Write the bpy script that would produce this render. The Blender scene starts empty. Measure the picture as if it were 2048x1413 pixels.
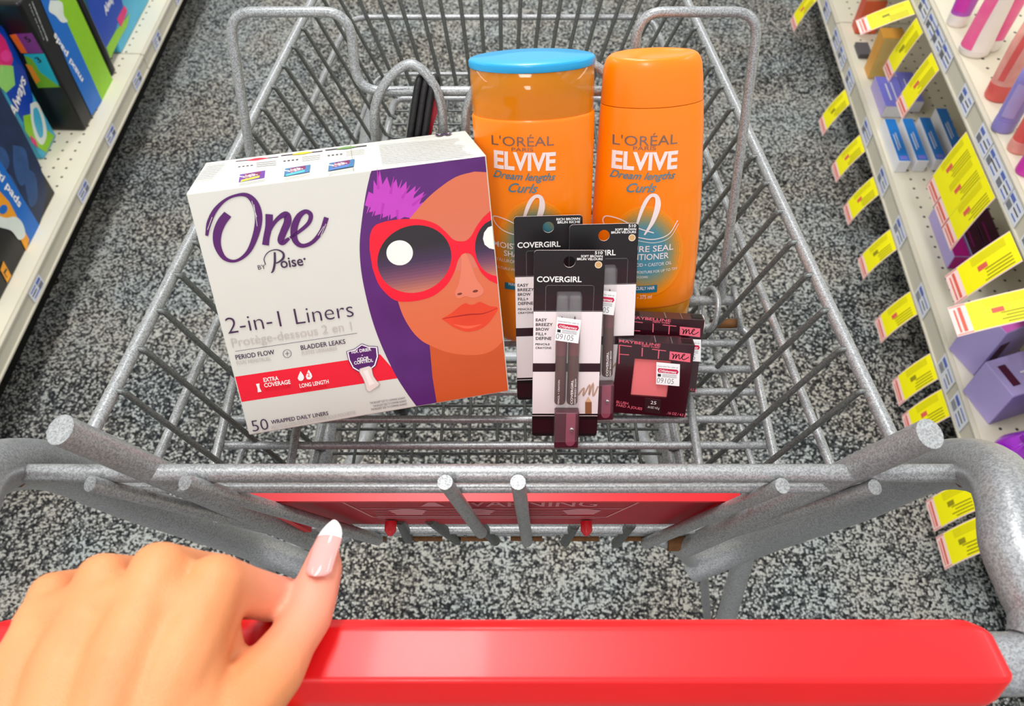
import bpy, bmesh, math, random
from math import sin, cos, pi, radians
from mathutils import Vector, Matrix
from mathutils.geometry import tessellate_polygon
random.seed(4)

# ------------------------------------------------------------------ camera, world, lights, exposure
SC = bpy.context.scene
COL = SC.collection
FPX = 1650.0
PITCH = math.atan(2295 / FPX)            # below the horizontal
CZ = 1.36
CAM = Vector((0, 0, CZ))
cd = bpy.data.cameras.new('camera')
cam = bpy.data.objects.new('camera', cd)
COL.objects.link(cam)
cam.location = CAM
cam.rotation_euler = (pi / 2 - PITCH, 0, 0)
cd.sensor_fit = 'HORIZONTAL'; cd.sensor_width = 36.0
cd.lens = 36.0 * FPX / 2048
cd.clip_start = 0.02
cd.dof.use_dof = True; cd.dof.focus_distance = 0.52; cd.dof.aperture_fstop = 15
SC.camera = cam

w = bpy.data.worlds.new('store'); SC.world = w; w.use_nodes = True
w.node_tree.nodes['Background'].inputs[0].default_value = (0.96, 0.98, 1.0, 1)
w.node_tree.nodes['Background'].inputs[1].default_value = 0.85
SC.view_settings.view_transform = 'Standard'
SC.view_settings.look = 'None'
SC.view_settings.exposure = 0.04
SC.view_settings.gamma = 1.0

def area(name, loc, sx, sy, power, col=(1, .985, .96), rot=(0, 0, 0)):
    l = bpy.data.lights.new(name, 'AREA'); l.shape = 'RECTANGLE'; l.size = sx; l.size_y = sy
    l.energy = power; l.color = col
    o = bpy.data.objects.new(name, l); COL.objects.link(o); o.location = loc; o.rotation_euler = rot
    return o
area('ceiling_light', (-.22, .75, 2.95), .30, 1.2, 34)
area('ceiling_light', (-.30, -1.9, 2.95), .30, 1.2, 26)
area('ceiling_light', (-.10, 3.4, 2.95), .30, 1.2, 34)
area('ceiling_light', (2.3, 1.0, 2.95), .30, 2.4, 22)
area('ceiling_light', (-2.6, 1.0, 2.95), .30, 2.4, 22)

# ------------------------------------------------------------------ pixel rays -> places
_s, _c = sin(PITCH), cos(PITCH)
def ray(px, py):
    x = (px - 1024) / FPX; u = (706.5 - py) / FPX
    return Vector((x, _c + _s * u, -_s + _c * u))
def onz(px, py, z):
    r = ray(px, py); return CAM + r * ((z - CZ) / r.z)
def at(px, py, depth): return CAM + ray(px, py) * depth
def onplane(px, py, O, N):
    r = ray(px, py); return CAM + r * ((O - CAM).dot(N) / r.dot(N))

# ------------------------------------------------------------------ materials
def lin(c): c /= 255.0; return c / 12.92 if c <= .04045 else ((c + .055) / 1.055) ** 2.4
def rgb(t): return (lin(t[0]), lin(t[1]), lin(t[2]), 1)
MATS = {}
def mat(name, c, rough=.5, metal=0.0, var=.06, nscale=60.0, bump=0.0, trans=0.0, alpha=1.0, ior=1.45, coat=0.0, sss=0.0, c2=None):
    if name in MATS: return MATS[name]
    m = bpy.data.materials.new(name); m.use_nodes = True
    nt = m.node_tree; b = nt.nodes['Principled BSDF']
    tc = nt.nodes.new('ShaderNodeTexCoord'); no = nt.nodes.new('ShaderNodeTexNoise')
    no.inputs['Scale'].default_value = nscale; no.inputs['Detail'].default_value = 4
    nt.links.new(tc.outputs['Object'], no.inputs['Vector'])
    mx = nt.nodes.new('ShaderNodeMix'); mx.data_type = 'RGBA'
    A = rgb(c); B = rgb(c2) if c2 else tuple(max(0, v * (1 - var * 3)) for v in A[:3]) + (1,)
    if not c2: A = tuple(min(1, v * (1 + var)) for v in A[:3]) + (1,)
    mx.inputs[6].default_value = A; mx.inputs[7].default_value = B
    nt.links.new(no.outputs['Fac'], mx.inputs[0])
    nt.links.new(mx.outputs[2], b.inputs['Base Color'])
    b.inputs['Roughness'].default_value = rough; b.inputs['Metallic'].default_value = metal
    b.inputs['IOR'].default_value = ior
    b.inputs['Transmission Weight'].default_value = trans
    b.inputs['Alpha'].default_value = alpha
    b.inputs['Coat Weight'].default_value = coat; b.inputs['Coat Roughness'].default_value = .08
    if sss:
        b.inputs['Subsurface Weight'].default_value = sss
        b.inputs['Subsurface Radius'].default_value = (.6, .25, .12); b.inputs['Subsurface Scale'].default_value = .006
    if bump:
        bp = nt.nodes.new('ShaderNodeBump'); bp.inputs['Strength'].default_value = bump; bp.inputs['Distance'].default_value = .001
        nt.links.new(no.outputs['Fac'], bp.inputs['Height']); nt.links.new(bp.outputs[0], b.inputs['Normal'])
    MATS[name] = m
    return m

def galvanised(name, base, rough, metal, speck=900):
    m = mat(name, base, rough, metal, var=.1, nscale=speck, bump=.12)
    nt = m.node_tree; b = nt.nodes['Principled BSDF']
    tc = [n for n in nt.nodes if n.type == 'TEX_COORD'][0]
    v = nt.nodes.new('ShaderNodeTexVoronoi'); v.inputs['Scale'].default_value = speck
    nt.links.new(tc.outputs['Object'], v.inputs['Vector'])
    r = nt.nodes.new('ShaderNodeValToRGB')
    r.color_ramp.elements[0].position = .1; r.color_ramp.elements[0].color = tuple(x * .78 for x in rgb(base)[:3]) + (1,)
    r.color_ramp.elements[1].position = .85; r.color_ramp.elements[1].color = tuple(min(1, x * 1.35) for x in rgb(base)[:3]) + (1,)
    sp = nt.nodes.new('ShaderNodeSeparateColor')
    nt.links.new(v.outputs['Color'], sp.inputs[0]); nt.links.new(sp.outputs[0], r.inputs[0])
    # wear: rust in blotches
    n2 = nt.nodes.new('ShaderNodeTexNoise'); n2.inputs['Scale'].default_value = 22; n2.inputs['Detail'].default_value = 6
    nt.links.new(tc.outputs['Object'], n2.inputs['Vector'])
    r2 = nt.nodes.new('ShaderNodeValToRGB'); r2.color_ramp.elements[0].position = .70; r2.color_ramp.elements[1].position = .76
    nt.links.new(n2.outputs['Fac'], r2.inputs[0])
    mx = nt.nodes.new('ShaderNodeMix'); mx.data_type = 'RGBA'
    nt.links.new(r2.outputs[0], mx.inputs[0]); nt.links.new(r.outputs[0], mx.inputs[6]); mx.inputs[7].default_value = rgb((120, 84, 50))
    nt.links.new(mx.outputs[2], b.inputs['Base Color'])
    return m
M_zinc = galvanised('zinc_paint', (150, 152, 153), .36, .45, 1500)
M_wire = galvanised('zinc_wire', (94, 97, 95), .42, .5, 1500)
M_tube = galvanised('zinc_tube', (148, 150, 152), .34, .4, 1300)
M_rust = mat('rust', (130, 84, 40), .85, .2, .3, 300, .5, c2=(70, 50, 34))
M_red = mat('red_plastic', (240, 20, 26), .36, 0, .03, 30, coat=.12)
M_red2 = mat('red_flap_plastic', (205, 16, 30), .33, 0, .03, 30)
M_redface = mat('red_flap_face', (166, 26, 42), .45, 0, .1, 90)
M_black = mat('black_plastic', (14, 14, 15), .4, 0, .1)
M_white = mat('white_print', (246, 243, 240), .5, 0, .01)
M_beige = mat('ivory_enamel', (222, 216, 196), .45, 0, .02, 12)
M_lip = mat('ivory_rail', (205, 199, 182), .42, 0, .03, 12)

# ------------------------------------------------------------------ object helpers
def link(o, parent=None, label=None):
    COL.objects.link(o)
    if parent: o.parent = parent
    if label: o['label'] = label
    return o
def tag(o, label, cat, group=None, kind=None):
    o['label'] = label; o['category'] = cat
    if group: o['group'] = group
    if kind: o['kind'] = kind
    return o
def thing(name, label, cat, M=None, group=None):
    o = bpy.data.objects.new(name, None); COL.objects.link(o); o.empty_display_size = .05
    if M is not None: o.matrix_world = M if isinstance(M, Matrix) else Matrix.Translation(M)
    return tag(o, label, cat, group)
def copy_tree(o, parent=None):
    c = o.copy(); COL.objects.link(c)
    if parent: c.parent = parent
    for ch in [x for x in bpy.data.objects if x.parent == o and x != c]: copy_tree(ch, c)
    return c

class MB:
    def __init__(s): s.v = []; s.f = []; s.m = []; s.mats = []; s.sm = []; s.uv = {}
    def mi(s, m):
        if m not in s.mats: s.mats.append(m)
        return s.mats.index(m)
    def add(s, vs, fs, m, smooth=False):
        o = len(s.v); s.v += [tuple(x) for x in vs]; k = s.mi(m)
        for f in fs: s.f.append([o + i for i in f]); s.m.append(k); s.sm.append(smooth)
    def box(s, a, b, m, bev=0.0, T=None):
        if bev <= 0:
            P = [(x, y, z) for x in (a[0], b[0]) for y in (a[1], b[1]) for z in (a[2], b[2])]
            F = [(0, 1, 3, 2), (4, 6, 7, 5), (0, 4, 5, 1), (2, 3, 7, 6), (0, 2, 6, 4), (1, 5, 7, 3)]
        else:
            bm = bmesh.new(); bmesh.ops.create_cube(bm, size=1)
            for v in bm.verts: v.co = Vector([(a[i] + b[i]) / 2 + v.co[i] * (b[i] - a[i]) for i in range(3)])
            bmesh.ops.bevel(bm, geom=bm.edges[:], offset=bev, segments=3, affect='EDGES', profile=.5)
            bm.verts.index_update(); P = [v.co.copy() for v in bm.verts]; F = [[v.index for v in f.verts] for f in bm.faces]; bm.free()
        if T is not None: P = [T @ Vector(p) for p in P]
        s.add(P, F, m)
    def tube(s, pts, r, m, n=10, cap=True, closed=False):
        pts = [Vector(p) for p in pts]; N = len(pts)
        rr = r if isinstance(r, (list, tuple)) else [r] * N
        vs = []; ref = None
        for i in range(N):
            if closed: d = pts[(i + 1) % N] - pts[i - 1]
            else: d = pts[min(i + 1, N - 1)] - pts[max(i - 1, 0)]
            d.normalize()
            if ref is None: ref = d.orthogonal().normalized()
            ref = (ref - d * ref.dot(d)).normalized(); bn = d.cross(ref)
            for k in range(n):
                a = 2 * pi * k / n; vs.append(pts[i] + (ref * cos(a) + bn * sin(a)) * rr[i])
        fs = []
        for i in range(N if closed else N - 1):
            j = (i + 1) % N
            for k in range(n): fs.append((i * n + k, i * n + (k + 1) % n, j * n + (k + 1) % n, j * n + k))
        s.add(vs, fs, m, True)
        if cap and not closed:
            s.add(vs[:n], [list(range(n))[::-1]], m); s.add(vs[-n:], [list(range(n))], m)
    def rings(s, rings, m, cap=True, smooth=True):
        n = len(rings[0]); vs = [p for r in rings for p in r]; fs = []
        for i in range(len(rings) - 1):
            for k in range(n): fs.append((i * n + k, i * n + (k + 1) % n, (i + 1) * n + (k + 1) % n, (i + 1) * n + k))
        s.add(vs, fs, m, smooth)
        if cap: s.add(rings[0], [list(range(n))[::-1]], m); s.add(rings[-1], [list(range(n))], m)
    def obj(s, name, parent=None, label=None, edges=None):
        me = bpy.data.meshes.new(name); me.from_pydata([tuple(v) for v in s.v], [], s.f)
        for m in s.mats: me.materials.append(m)
        for p, k, q in zip(me.polygons, s.m, s.sm): p.material_index = k; p.use_smooth = q
        me.update()
        o = bpy.data.objects.new(name, me); return link(o, parent, label)

def fillet(pts, r, seg=6):
    pts = [Vector(p) for p in pts]; out = [pts[0]]
    for i in range(1, len(pts) - 1):
        a, b, c = pts[i - 1], pts[i], pts[i + 1]
        d1 = (a - b); d2 = (c - b); q = min(r, d1.length * .49, d2.length * .49)
        p1 = b + d1.normalized() * q; p2 = b + d2.normalized() * q
        for k in range(seg + 1):
            t = k / seg; out.append(p1 * (1 - t) ** 2 + b * 2 * t * (1 - t) + p2 * t * t)
    out.append(pts[-1]); return out
def catmull(P, seg=8):
    P = [Vector(p) for p in P]; Q = [P[0] * 2 - P[1]] + P + [P[-1] * 2 - P[-2]]; out = []
    for i in range(1, len(Q) - 2):
        for k in range(seg):
            t = k / seg; a, b, c, d = Q[i - 1:i + 3]
            out.append(.5 * ((2 * b) + (c - a) * t + (2 * a - 5 * b + 4 * c - d) * t * t + (3 * b - a - 3 * c + d) * t ** 3))
    out.append(P[-1]); return out

# ------------------------------------------------------------------ lettering
_TC = {}
def text2d(t, bold=0.0, shear=0.0, sp=1.0):
    k = (t, bold, shear, sp)
    if k in _TC: return _TC[k]
    c = bpy.data.curves.new('t', 'FONT'); c.body = t; c.size = 1; c.offset = bold; c.shear = shear
    c.space_character = sp; c.resolution_u = 3; c.fill_mode = 'FRONT'; c.dimensions = '2D'
    o = bpy.data.objects.new('t', c); COL.objects.link(o)
    dg = bpy.context.evaluated_depsgraph_get(); dg.update()
    me = bpy.data.meshes.new_from_object(o.evaluated_get(dg))
    vs = [(v.co.x, v.co.y) for v in me.vertices]; fs = [list(p.vertices) for p in me.polygons]
    bpy.data.objects.remove(o); bpy.data.curves.remove(c); bpy.data.meshes.remove(me)
    x0 = min(v[0] for v in vs); x1 = max(v[0] for v in vs)
    vs = [(v[0] - x0, v[1]) for v in vs]
    _TC[k] = (vs, fs, x1 - x0); return _TC[k]
CAPH = None
def caph():
    global CAPH
    if CAPH is None: CAPH = max(v[1] for v in text2d('H')[0])
    return CAPH

class Canvas:
    """A printed face of a thing: local origin O, axes U, V (V up the print); surf(u,v) is height along N."""
    def __init__(s, root, O, U, V, surf=None, step=.000012):
        s.M = root.copy() if isinstance(root, Matrix) else root.matrix_world.copy()
        s.O, s.U, s.V = Vector(O), Vector(U).normalized(), Vector(V).normalized(); s.N = s.U.cross(s.V)
        s.surf = surf; s.step = step; s.mb = MB(); s.L = 1; s.ws = 1.0
        s.Ow = s.M @ s.O; R = s.M.to_3x3(); s.Uw, s.Vw, s.Nw = R @ s.U, R @ s.V, R @ s.N
    def uv(s, px, py):
        h = 0.0
        for _ in range(8 if s.surf else 1):
            P = onplane(px, py, s.Ow + s.Nw * h, s.Nw) - s.Ow
            u, v = P.dot(s.Uw), P.dot(s.Vw)
            if s.surf: h = s.surf(u, v)
        return (u, v)
    def pt(s, u, v, L):
        h = (s.surf(u, v) if s.surf else 0) + L * s.step + (.00012 if s.surf else .00005)
        return s.O + s.U * u + s.V * v + s.N * h
    def tris(s, P, F, m, L):
        if s.surf:
            out = []
            def split(a, b, c, d=0):
                e = [(math.dist(a, b), 0), (math.dist(b, c), 1), (math.dist(c, a), 2)]; mx = max(e)
                if mx[0] < .0035 or d > 12: out.append((a, b, c)); return
                if mx[1] == 0: q = ((a[0] + b[0]) / 2, (a[1] + b[1]) / 2); split(a, q, c, d + 1); split(q, b, c, d + 1)
                elif mx[1] == 1: q = ((b[0] + c[0]) / 2, (b[1] + c[1]) / 2); split(a, b, q, d + 1); split(a, q, c, d + 1)
                else: q = ((a[0] + c[0]) / 2, (a[1] + c[1]) / 2); split(a, b, q, d + 1); split(q, b, c, d + 1)
            for f in F:
                for k in range(1, len(f) - 1): split(P[f[0]], P[f[k]], P[f[k + 1]])
            s.mb.add([s.pt(p[0], p[1], L) for t in out for p in t], [(3 * i, 3 * i + 1, 3 * i + 2) for i in range(len(out))], m, True)
        else: s.mb.add([s.pt(p[0], p[1], L) for p in P], F, m)
    def nl(s, L):
        if L is None: s.L += 1; return s.L
        return L
    def polyuv(s, P, m, L=None):
        ar = sum(P[i - 1][0] * P[i][1] - P[i][0] * P[i - 1][1] for i in range(len(P)))
        if ar < 0: P = P[::-1]
        T = tessellate_polygon([[Vector((p[0], p[1], 0)) for p in P]])
        F = []
        for t in T:
            a, b, c = [P[i] for i in t]
            F.append(t if (b[0] - a[0]) * (c[1] - a[1]) - (b[1] - a[1]) * (c[0] - a[0]) > 0 else t[::-1])
        s.tris(P, F, m, s.nl(L))
    def poly(s, pts, m, L=None, smooth=False):
        P = [s.uv(*p) for p in pts]
        if smooth: P = [(q.x, q.y) for q in catmull([(p[0], p[1], 0) for p in P + [P[0]]], 6)][:-1]
        s.polyuv(P, m, L)
    def ell(s, px, py, rx, ry, m, L=None, ang=0, n=40):
        s.poly([(px + rx * cos(2 * pi * k / n) * cos(ang) - ry * sin(2 * pi * k / n) * sin(ang),
                 py + rx * cos(2 * pi * k / n) * sin(ang) + ry * sin(2 * pi * k / n) * cos(ang)) for k in range(n)], m, L)
    def stroke(s, pts, wd, m, L=None, seg=8, smooth=True):
        """wd in pixels (number or list)."""
        P = [s.uv(*p) for p in pts]; e = s.uv(pts[0][0] + 10, pts[0][1]); k = math.dist(P[0], e) / 10
        W = wd if isinstance(wd, (list, tuple)) else [wd] * len(P)
        Q = [Vector((p[0], p[1], W[i] * k * .5 * s.ws)) for i, p in enumerate(P)]
        if smooth and len(Q) > 2: Q = catmull(Q, seg)
        A = []; B = []
        for i, q in enumerate(Q):
            d = (Q[min(i + 1, len(Q) - 1)] - Q[max(i - 1, 0)]); l = math.hypot(d.x, d.y) or 1
            nx, ny = -d.y / l, d.x / l; hw = max(q.z, 1e-5)
            A.append((q.x + nx * hw, q.y + ny * hw)); B.append((q.x - nx * hw, q.y - ny * hw))
        P2 = A + B; n = len(A)
        s.tris(P2, [(i, n + i, n + i + 1, i + 1) for i in range(n - 1)], m, s.nl(L))
    def text(s, t, p0, p1, h, m, bold=0.0, shear=0.0, L=None, sp=1.0):
        """baseline from pixel p0 to p1, capital height h pixels"""
        vs, fs, wd = text2d(t, bold, shear, sp)
        a = s.uv(*p0); b = s.uv(*p1); q = s.uv(p0[0], p0[1] - h); H = math.dist(a, q)
        if s.surf:
            c = s.uv((p0[0] + p1[0]) / 2, (p0[1] + p1[1]) / 2); q = s.uv((p0[0] + p1[0]) / 2, (p0[1] + p1[1]) / 2 - h); H = q[1] - c[1]
            k = -(p1[1] - p0[1]) / (p1[0] - p0[0]) * (b[0] - a[0]) / 2; a = (a[0], c[1] - k); b = (b[0], c[1] + k)
        dx, dy = b[0] - a[0], b[1] - a[1]; l = math.hypot(dx, dy); dx /= l; dy /= l
        sx = l / wd; sy = H / caph()
        P = [(a[0] + dx * x * sx - dy * y * sy, a[1] + dy * x * sx + dx * y * sy) for x, y in vs]
        s.tris(P, fs, m, s.nl(L))
    def textuv(s, t, u, v, wdt, h, m, bold=0.0, shear=0.0, L=None, ang=0.0):
        vs, fs, wd = text2d(t, bold, shear); sx = wdt / wd; sy = h / caph(); ca, sa = cos(ang), sin(ang)
        P = [(u + ca * x * sx - sa * y * sy, v + sa * x * sx + ca * y * sy) for x, y in vs]
        s.tris(P, fs, m, s.nl(L))
    def obj(s, name, parent, label=None): return s.mb.obj(name, parent, label)

def rowmat(O, U, V):
    U = Vector(U).normalized(); V = Vector(V); V = (V - U * U.dot(V)).normalized(); N = U.cross(V)
    return Matrix(((U.x, V.x, N.x, O[0]), (U.y, V.y, N.y, O[1]), (U.z, V.z, N.z, O[2]), (0, 0, 0, 1)))

#PART2
# ------------------------------------------------------------------ floor
def carpet():
    m = bpy.data.materials.new('carpet'); m.use_nodes = True; nt = m.node_tree; N = nt.nodes; Lk = nt.links.new
    b = N['Principled BSDF']; b.inputs['Roughness'].default_value = .95; b.inputs['Specular IOR Level'].default_value = .15
    tc = N.new('ShaderNodeTexCoord'); mp = N.new('ShaderNodeMapping'); Lk(tc.outputs['Object'], mp.inputs[0]); mp.inputs['Rotation'].default_value = (0, 0, radians(2))
    ds = N.new('ShaderNodeTexNoise'); ds.inputs['Scale'].default_value = 60; Lk(mp.outputs[0], ds.inputs['Vector'])
    md = N.new('ShaderNodeMix'); md.data_type = 'VECTOR'; md.inputs[0].default_value = .004
    Lk(mp.outputs[0], md.inputs[4]); Lk(ds.outputs['Color'], md.inputs[5])
    v = N.new('ShaderNodeTexVoronoi'); v.inputs['Scale'].default_value = 260; v.inputs['Randomness'].default_value = .8; Lk(md.outputs[1], v.inputs['Vector'])
    sp = N.new('ShaderNodeSeparateColor'); Lk(v.outputs['Color'], sp.inputs[0])
    # runs of light and dark yarn, in little horizontal and vertical dashes
    def streak(sx, sy):
        q = N.new('ShaderNodeMapping'); q.inputs['Scale'].default_value = (sx, sy, 1); Lk(mp.outputs[0], q.inputs[0])
        n = N.new('ShaderNodeTexNoise'); n.inputs['Scale'].default_value = 1; n.inputs['Detail'].default_value = 2; Lk(q.outputs[0], n.inputs['Vector']); return n.outputs['Fac']
    h = streak(85, 260); g = streak(260, 85)
    def math_(op, a, c):
        n = N.new('ShaderNodeMath'); n.operation = op
        for i, q in enumerate((a, c)):
            if isinstance(q, (int, float)): n.inputs[i].default_value = q
            else: Lk(q, n.inputs[i])
        return n.outputs[0]
    mxx = math_('MAXIMUM', h, g)
    s1 = math_('ADD', math_('MULTIPLY', sp.outputs[0], .92), math_('MULTIPLY', mxx, .68))
    # carpet tiles of several shades, laid half a metre square
    br = N.new('ShaderNodeTexBrick'); br.offset = .5; br.inputs['Scale'].default_value = 1; br.inputs['Brick Width'].default_value = .46; br.inputs['Row Height'].default_value = .23
    br.inputs['Mortar Size'].default_value = 0; br.inputs['Color1'].default_value = (0, 0, 0, 1); br.inputs['Color2'].default_value = (1, 1, 1, 1); br.inputs['Bias'].default_value = 0
    Lk(mp.outputs[0], br.inputs['Vector'])
    ln = N.new('ShaderNodeTexNoise'); ln.inputs['Scale'].default_value = 3.2; ln.inputs['Detail'].default_value = 3; Lk(mp.outputs[0], ln.inputs['Vector'])
    s2 = math_('ADD', s1, math_('MULTIPLY', math_('SUBTRACT', br.outputs['Color'], .5), .2))
    s2 = math_('SUBTRACT', s2, math_('MULTIPLY', math_('SUBTRACT', v.outputs['Distance'], .42), .62))
    s3 = math_('ADD', s2, math_('MULTIPLY', math_('SUBTRACT', ln.outputs['Fac'], .5), .3))
    r = N.new('ShaderNodeValToRGB'); e = r.color_ramp.elements
    e[0].position = .52; e[0].color = rgb((40, 41, 43)); e[1].position = 1.22; e[1].color = rgb((192, 191, 186))
    k = e.new(.80); k.color = rgb((98, 98, 98)); k = e.new(.98); k.color = rgb((150, 149, 145)); e[-1].position = 1.0 if e[-1].position > 1 else e[-1].position
    Lk(s3, r.inputs[0])
    n4 = N.new('ShaderNodeTexNoise'); n4.inputs['Scale'].default_value = 5; Lk(mp.outputs[0], n4.inputs['Vector'])
    tint = N.new('ShaderNodeMix'); tint.data_type = 'RGBA'; tint.blend_type = 'MULTIPLY'; tint.inputs[0].default_value = 1
    rr = N.new('ShaderNodeValToRGB'); rr.color_ramp.elements[0].position = .4; rr.color_ramp.elements[0].color = (.90, .97, 1.0, 1); rr.color_ramp.elements[1].position = .62; rr.color_ramp.elements[1].color = (1, .955, .89, 1)
    Lk(n4.outputs['Fac'], rr.inputs[0]); Lk(r.outputs[0], tint.inputs[6]); Lk(rr.outputs[0], tint.inputs[7]); Lk(tint.outputs[2], b.inputs['Base Color'])
    bp = N.new('ShaderNodeBump'); bp.inputs['Distance'].default_value = .004; bp.inputs['Strength'].default_value = .8; bp.invert = True
    Lk(v.outputs['Distance'], bp.inputs['Height']); Lk(bp.outputs[0], b.inputs['Normal'])
    return m
mb = MB(); mb.box((-4, -3, -.02), (4, 6, 0), carpet()); fl = mb.obj('floor'); tag(fl, 'grey and black patterned loop pile carpet tiles', 'floor', kind='structure')

# ------------------------------------------------------------------ the two runs of shelving (aisle frame, turned 2 degrees)
YAW = radians(-2.0)
AM = Matrix.Rotation(YAW, 4, 'Z')
AI = AM.inverted()
def A(px, py, z): return AI @ onz(px, py, z)          # a place on a level of the aisle, in the aisle's own directions
ZL = .190          # base deck level, both sides
ZU = .493          # second deck, right
XL = -.933; XR = .735

def dots_mat(name, c, pitch=.027, r=.0028):
    m = mat(name, c, .45, 0, .02, 12); nt = m.node_tree; N = nt.nodes; Lk = nt.links.new; b = N['Principled BSDF']
    src = b.inputs['Base Color'].links[0].from_socket
    tc = [n for n in N if n.type == 'TEX_COORD'][0]
    vm = N.new('ShaderNodeVectorMath'); vm.operation = 'MODULO'; vm.inputs[1].default_value = (pitch, pitch, 9)
    ad = N.new('ShaderNodeVectorMath'); ad.operation = 'ADD'; ad.inputs[1].default_value = (8.1, 8.1, 0); Lk(tc.outputs['Object'], ad.inputs[0]); Lk(ad.outputs[0], vm.inputs[0])
    sb = N.new('ShaderNodeVectorMath'); sb.operation = 'SUBTRACT'; sb.inputs[1].default_value = (pitch / 2, pitch / 2, 0); Lk(vm.outputs[0], sb.inputs[0])
    mu = N.new('ShaderNodeVectorMath'); mu.operation = 'MULTIPLY'; mu.inputs[1].default_value = (1, 1, 0); Lk(sb.outputs[0], mu.inputs[0])
    ln = N.new('ShaderNodeVectorMath'); ln.operation = 'LENGTH'; Lk(mu.outputs[0], ln.inputs[0])
    lt = N.new('ShaderNodeMath'); lt.operation = 'LESS_THAN'; lt.inputs[1].default_value = r; Lk(ln.outputs['Value'], lt.inputs[0])
    mx = N.new('ShaderNodeMix'); mx.data_type = 'RGBA'; Lk(lt.outputs[0], mx.inputs[0]); Lk(src, mx.inputs[6]); mx.inputs[7].default_value = rgb((52, 46, 40)); Lk(mx.outputs[2], b.inputs['Base Color'])
    return m
M_deck = dots_mat('perforated_deck', (222, 215, 194))
M_kick = mat('black_kickplate', (16, 15, 15), .5)
M_lab = mat('shelf_label_paper', (226, 228, 236), .4, 0, .02)
M_labb = mat('shelf_label_blue', (92, 112, 190), .5)
M_labk = mat('shelf_label_black', (70, 72, 84), .5)

def shelf(name, label, side, xf, z, lh, y0, y1, depth=.42, back=False, joints=()):
    """side +1: shelf on the right of the aisle (front edge faces -X)."""
    s = side
    t = thing(name, label, 'shelf', AM @ Matrix.Translation((xf, 0, 0)))
    X = lambda a, b: (min(a * s, b * s), max(a * s, b * s))
    def bx(mb, xa, xb, ya, yb, za, zb, m, bev=0):
        q = X(xa, xb); mb.box((q[0], ya, za), (q[1], yb, zb), m, bev)
    cuts = [y0] + list(joints) + [y1]
    for i in range(len(cuts) - 1):
        a, b_ = cuts[i] + .0015, cuts[i + 1] - .0015
        mb = MB(); bx(mb, .022, depth, a, b_, z - .012, z, M_deck); bx(mb, .004, .026, a, b_, z - .006, z + .0003, M_beige); mb.obj('deck', t)
        mb = MB(); bx(mb, 0, .012, a, b_, z - lh, z - .003, M_lip, .0018)
        bx(mb, -.003, .004, a, b_, z - .007, z - .002, M_lip, .001); bx(mb, -.003, .004, a, b_, z - lh - .001, z - lh + .004, M_lip, .001); mb.obj('price_rail', t)
    if back:
        mb = MB(); bx(mb, .095, .11, y0, y1, 0, z - .013, M_kick); mb.obj('kick_plate', t)
    return t
def rail_label(t, side, xf, z, lh, y, wd, seed):
    rnd = random.Random(seed)
    mb = MB(); x0 = -.0012 * side; xs = sorted((x0 * 1.0, x0 - .0006 * side)); h0, h1 = z - lh + .005, z - .008
    mb.box((xs[0], y - wd / 2, h0), (xs[1], y + wd / 2, h1), M_lab)
    xo = x0 - .0009 * side; xx = sorted((x0 - .0005 * side, xo)); H = h1 - h0
    for k in range(3):
        a = y - wd * .44 + rnd.random() * .004; b_ = a + wd * (.3 + .35 * rnd.random())
        mb.box((xx[0], a, h0 + H * (.2 + .25 * k)), (xx[1], b_, h0 + H * (.2 + .25 * k) + .0028), M_labb if k != 1 else M_labk)
    n = 9
    for k in range(n):
        a = y + wd * .12 + k * wd * .035; mb.box((xx[0], a, h0 + H * .15), (xx[1], a + .0009, h0 + H * .5), M_labk)
    mb.box((xx[0], y + wd * .1, h0 + H * .6), (xx[1], y + wd * .42, h0 + H * .82), M_labb)
    o = mb.obj('price_label', t); return o

LL = shelf('store_shelf', 'low ivory metal shelf with black kick plate on the left, holding pad packs', -1, XL, ZL, .042, -.2, 4.2, back=True, joints=(A(285, 108, ZL).y,))
RL = shelf('store_shelf', 'lowest ivory shelf of the right unit, with perforated deck and blue and magenta boxes', 1, XR, ZL, .052, -.2, 4.2, back=True, joints=(A(1684, 45, ZL).y,))
RU = shelf('store_shelf', 'upper ivory shelf of the right unit, at the photo edge, holding bottles', 1, XR, ZU, .048, -.2, 4.2)
for i, (px, py) in enumerate([(57, 575), (150, 380), (207, 268), (260, 158), (304, 78), (352, -10)]):
    rail_label(LL, -1, XL, ZL, .042, A(px, py, ZL - .02).y, .05, i)
for i, (px, py) in enumerate([(1668, 20), (1683, 78), (1692, 112), (1708, 160), (1752, 262), (1777, 360), (1808, 462), (1855, 600), (1905, 745), (1936, 822)]):
    rail_label(RL, 1, XR, ZL, .052, A(px, py, ZL - .025).y, .062, 20 + i)
for i, (px, py) in enumerate([(1850, 15), (1863, 50), (1878, 80), (1892, 112), (1925, 200), (1960, 280), (1978, 325), (1995, 370), (2013, 415), (2040, 490)]):
    rail_label(RU, 1, XR, ZU, .048, A(px, py, ZU - .025).y, .052, 40 + i)
# gondola back panels (outside the frame, carry the shelves)
for s, x, nm in ((-1, XL - .43, 'wall_left'), (1, XR + .43, 'wall_right')):
    mb = MB(); mb.box((min(x, x + .02 * s), -.2, 0), (max(x, x + .02 * s), 4.2, 1.35), M_beige); o = mb.obj(nm); o.matrix_world = AM.copy(); o['kind'] = 'structure'; o['label'] = 'ivory back panel of the shelving unit'

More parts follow.
